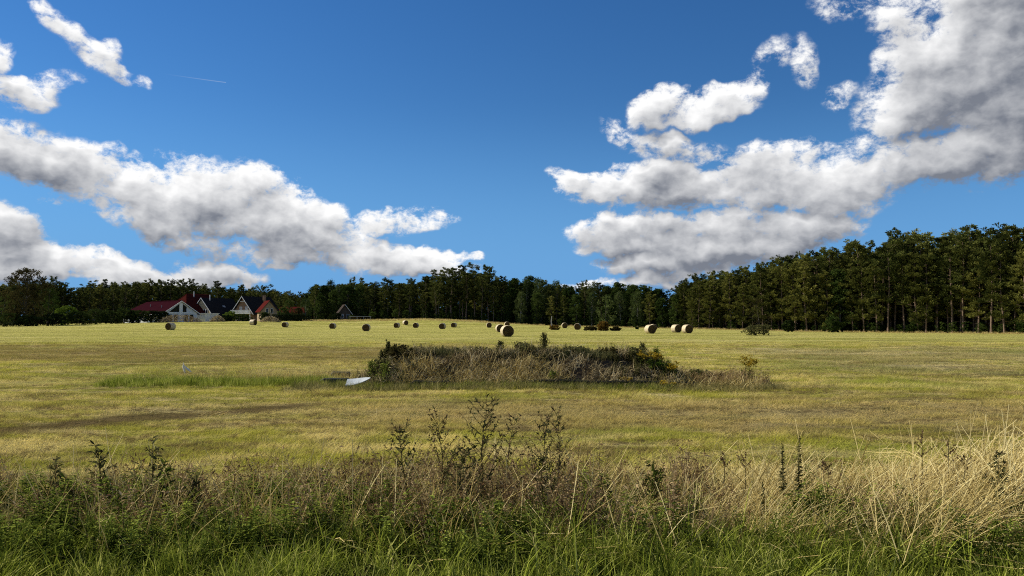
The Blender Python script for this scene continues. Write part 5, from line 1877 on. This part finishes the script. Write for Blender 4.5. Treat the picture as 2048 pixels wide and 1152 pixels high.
def goldenrod(name, loc, H, label, seed, n=9, spread=.22):
    r = random.Random(seed)
    st, lf, fl = Buf(), Buf(), Buf()
    for i in range(n):
        a, rad = r.uniform(0, 2 * PI), r.uniform(.02, spread)
        x, y, h = rad * math.cos(a), rad * math.sin(a), H * r.uniform(.72, 1)
        lx, ly = x * r.uniform(.3, 1.2), y * .6
        P = lambda t: Vector((x + lx * t, y + ly * t, h * t))
        st.tube([P(0) - Vector((0, 0, .05)), P(.5), P(1)], [.005, .004, .002], 4, .5)
        for k in range(26):
            t = r.uniform(.1, .8); az = r.uniform(0, 6.28)
            L = r.uniform(.05, .10)
            lf.leaf(P(t), (math.cos(az), math.sin(az), r.uniform(-.2, .7)), (0, 0, 1), L, L * .22, r.random())
        for k in range(8):
            az, t = r.uniform(0, 6.28), r.uniform(.74, 1)
            q0 = P(t); q1 = q0 + Vector((math.cos(az) * .13, math.sin(az) * .13, .05)) * (1.25 - .6 * t)
            for m in range(16):
                c = q0.lerp(q1, r.uniform(.1, 1)) + Vector((0, 0, r.uniform(-.01, .02)))
                fl.leaf(c, (r.gauss(0, 1), r.gauss(0, 1), r.gauss(.4, .6)), (r.uniform(-1, 1), 0, 1), r.uniform(.024, .044), r.uniform(.016, .027), r.random())
    e = empty(name, Vector(loc), 0, label=label, cat='goldenrod')
    st.build('stems', M['stem'], e)['kind'] = 'stuff'
    lf.build('foliage', M['herb'], e)
    fl.build('blossom', M['gold'], e)


def build_plants():
    # dark weeds standing up before the field, left to right
    mugwort('mugwort', 815, 7.3, 858, 'feathery dark mugwort leaning left, leftmost of the tall weeds in the middle', 1, lean=-.06, spread=.42, up=1.0)
    mugwort('mugwort', 884, 7.5, 836, 'brown mugwort with one tall bare tip, second of the tall weeds', 2, lean=-.03, spread=.40, up=.8, leafn=4, tips=12)
    mugwort('mugwort', 964, 7.4, 812, 'tallest dark mugwort in the middle of the verge', 3, lean=.05, spread=.46, n=30, up=.75, leafn=9, tips=10, thick=1.4)
    mugwort('mugwort', 1012, 7.7, 838, 'thin brown weed close to the right of the tallest mugwort', 4, lean=.10, spread=.35, n=18, up=.9, leafn=3, tips=12)
    mugwort('mugwort', 1082, 7.4, 842, 'spreading brown mugwort, fourth of the tall weeds', 5, lean=.03, spread=.46, n=22, up=1.1, leafn=4, tips=10)
    mugwort('mugwort', 1112, 7.6, 830, 'loose brown mugwort, rightmost of the tall weeds in the middle', 6, lean=.02, spread=.40, n=18, up=1.0, leafn=4, tips=11)
    mugwort('mugwort', 925, 7.0, 905, 'bushy green mugwort below the tallest weeds', 7, spread=.5, n=20, leafn=12, tips=3, leafsize=(.025, .06))
    mugwort('mugwort', 1085, 7.0, 915, 'low leafy mugwort under the spreading brown one', 8, spread=.5, n=18, leafn=12, tips=2, leafsize=(.025, .06))
    # dark leafy weeds on the left
    for k, (px, d, ty, lab) in enumerate([
            (118, 7.0, 922, 'dark weed with drooping tip near the left edge'),
            (140, 6.8, 960, 'short dark leafy weed beside the drooping one at the left'),
            (205, 7.3, 895, 'slender dark weed with thin tall tip at the left'),
            (222, 6.9, 958, 'dark leafy weed below the slender one at the left'),
            (310, 7.2, 885, 'tall dark mugwort above the nettles at the left'),
            (335, 7.0, 930, 'bushy dark weed right of the tall mugwort at the left'),
            (390, 6.9, 950, 'green leafy weed between the dark weeds and the crossing straws'),
    ]):
        mugwort('mugwort', px, d, ty, lab, 20 + k, spread=.26, n=15, up=.5, leafn=4, tips=5, leafmat='herb' if k % 2 else 'weed', leafsize=(.04, .09), thick=1.4)
    # right-hand side: spikes and brown docks in the straw
    spike_plant('spiked_weed', 1561, 6.9, 885, 'dark spiked weed, left one of the upright pair in the straw', 41, width=.04)
    spike_plant('spiked_weed', 1589, 6.9, 868, 'dark spiked weed, taller right one of the upright pair in the straw', 42, width=.042)
    spike_plant('spiked_weed', 1525, 6.7, 960, 'short dark spiked weed left of the upright pair', 43, width=.035)
    for k, (px, ty, lab) in enumerate([(1440, 902, 'brown dock seed head, leftmost in the right-hand straw'), (1482, 905, 'brown dock seed head right of the leftmost one'),
                                       (1832, 872, 'brown dock seed head left of the leaning sheaf'), (1884, 876, 'brown dock seed head amid the leaning sheaf'),
                                       (1915, 908, 'low brown dock seed head below the leaning sheaf'), (1645, 925, 'small brown dock between the spiked pair and the sheaf')]):
        dock('dock', px, 7.3, ty, lab, 60 + k)
    mugwort('mugwort', 1305, 6.8, 935, 'dark green leafy weed at the left end of the pale straw', 48, spread=.4, n=18, leafn=12, tips=2, leafmat='herb', leafsize=(.03, .06))
    mugwort('mugwort', 1990, 6.4, 910, 'dark leafy weed in the right corner under the sheaf', 49, spread=.3, n=16, leafn=10, tips=2, leafsize=(.03, .06))
    # plants of the mound
    def top(px, d):
        x = (px - 1024) / FPX * d
        return (x, d, float(mound_z(np.array([x]), np.array([d]))[0]) - .02)
    def bush(px, d, H, lab, seed, **kw):
        mugwort('mound_weed', px, d, 0, lab, seed, loc=top(px, d), H=H, **{**dict(spread=.6, n=26, up=1.3, leafn=14, tips=3, leafsize=(.035, .085), thick=1.6, bare=.03), **kw})
    bush(776, 23.7, .72, 'upright dark broom-like bush on the left end of the mound crest', 81, spread=.5, up=2.2, leafn=22, n=34)
    bush(796, 23.9, .55, 'dark weed beside the broom-like bush on the mound', 82)
    bush(764, 23.7, .58, 'small upright weed left of the broom-like bush on the mound', 88, up=2.2)
    bush(842, 24.3, .30, 'small thin weed on the left half of the mound crest', 83, n=12, leafn=6)
    bush(1000, 23.9, .42, 'low spiky weed on the middle of the mound crest', 84)
    bush(1040, 24.0, .40, 'low dark weed left of the tallest mound weed', 85)
    bush(1088, 23.8, .58, 'tallest dark weed on the middle of the mound crest', 86, spread=.5, leafn=20)
    bush(1185, 24.4, .26, 'thin arching weed on the right half of the mound crest', 87, n=12, leafn=6)
    bush(1285, 23.8, .46, 'dark weed above the goldenrod on the mound', 89)
    bush(1312, 23.7, .50, 'blue green weed at the right end of the mound crest', 90, leafmat='herb')
    bush(745, 22.9, .55, 'dark round weed on the left flank of the mound', 91, up=.8, leafmat='herb')
    bush(770, 22.3, .62, 'green bushy weed right of the white panel', 92, up=.8, leafmat='herb')
    bush(1105, 22.3, .40, 'dark green weed low on the front of the mound', 93, up=.8, leafmat='herb')
    bush(1335, 22.8, .52, 'leafy green weed at the right foot of the mound', 94, up=.9, leafmat='herb')
    for px, d, H, W, mat, lab in [
            (757, 23.2, .55, .8, 'weed', 'rounded dark green bush on the left shoulder of the mound'),
            (783, 23.7, .62, .6, 'weed', 'dense bush on top of the left end of the mound'),
            (812, 23.4, .40, .9, 'brownleaf', 'low brownish bush right of the dense dark one on the mound'),
            (905, 23.9, .34, 1.1, 'weed', 'low spreading bush on the left half of the mound top'),
            (958, 24.0, .38, .9, 'weed', 'olive bush in the left middle of the mound top'),
            (1066, 23.8, .36, .7, 'weed', 'dark bush beside the tallest weed of the mound'),
            (1150, 24.0, .34, 1.2, 'weed', 'low olive bush on the right middle of the mound top'),
            (1225, 23.9, .40, 1.0, 'brownleaf', 'brownish bush near the right end of the mound top'),
            (1278, 23.6, .45, .7, 'weed', 'dark bush just left of the blooming goldenrod'),
            (1322, 23.3, .45, .9, 'bright', 'green bush under the blooming goldenrod at the right end'),
            (1375, 22.9, .45, 1.1, 'weed', 'olive bush where the mound tapers off at the right'),
            (1440, 22.7, .40, .9, 'brownleaf', 'brown low bush in the rough grass right of the mound')]:
        k = int(px)
        ms = broad_meshes(2000 + k, H, W / 2, .02, mat, 'twig', .8, .1, (.04, .10), 40, 1.4, crad=.09)
        e = empty('mound_bush', Vector(top(px, d)), k * .7, label=lab, cat='bush')
        link('stem', ms[0], e); link('foliage', ms[1], e)
    goldenrod('goldenrod', top(1302, 23.0), .66, 'goldenrod in bloom high on the right end of the mound', 71, 12, .3)
    goldenrod('goldenrod', top(1342, 22.7), .62, 'goldenrod in bloom lower right on the mound', 72, 9, .2)
    goldenrod('goldenrod', top(1490, 22.6), 1.02, 'tall goldenrod standing apart right of the mound', 73, 9, .26)
    goldenrod('goldenrod', top(1248, 22.3), .26, 'small goldenrod at the front foot of the mound', 74, 5, .15)
    goldenrod('goldenrod', top(1335, 21.8), .22, 'small goldenrod by the torn black sheet', 75, 6, .2)


build_plants()
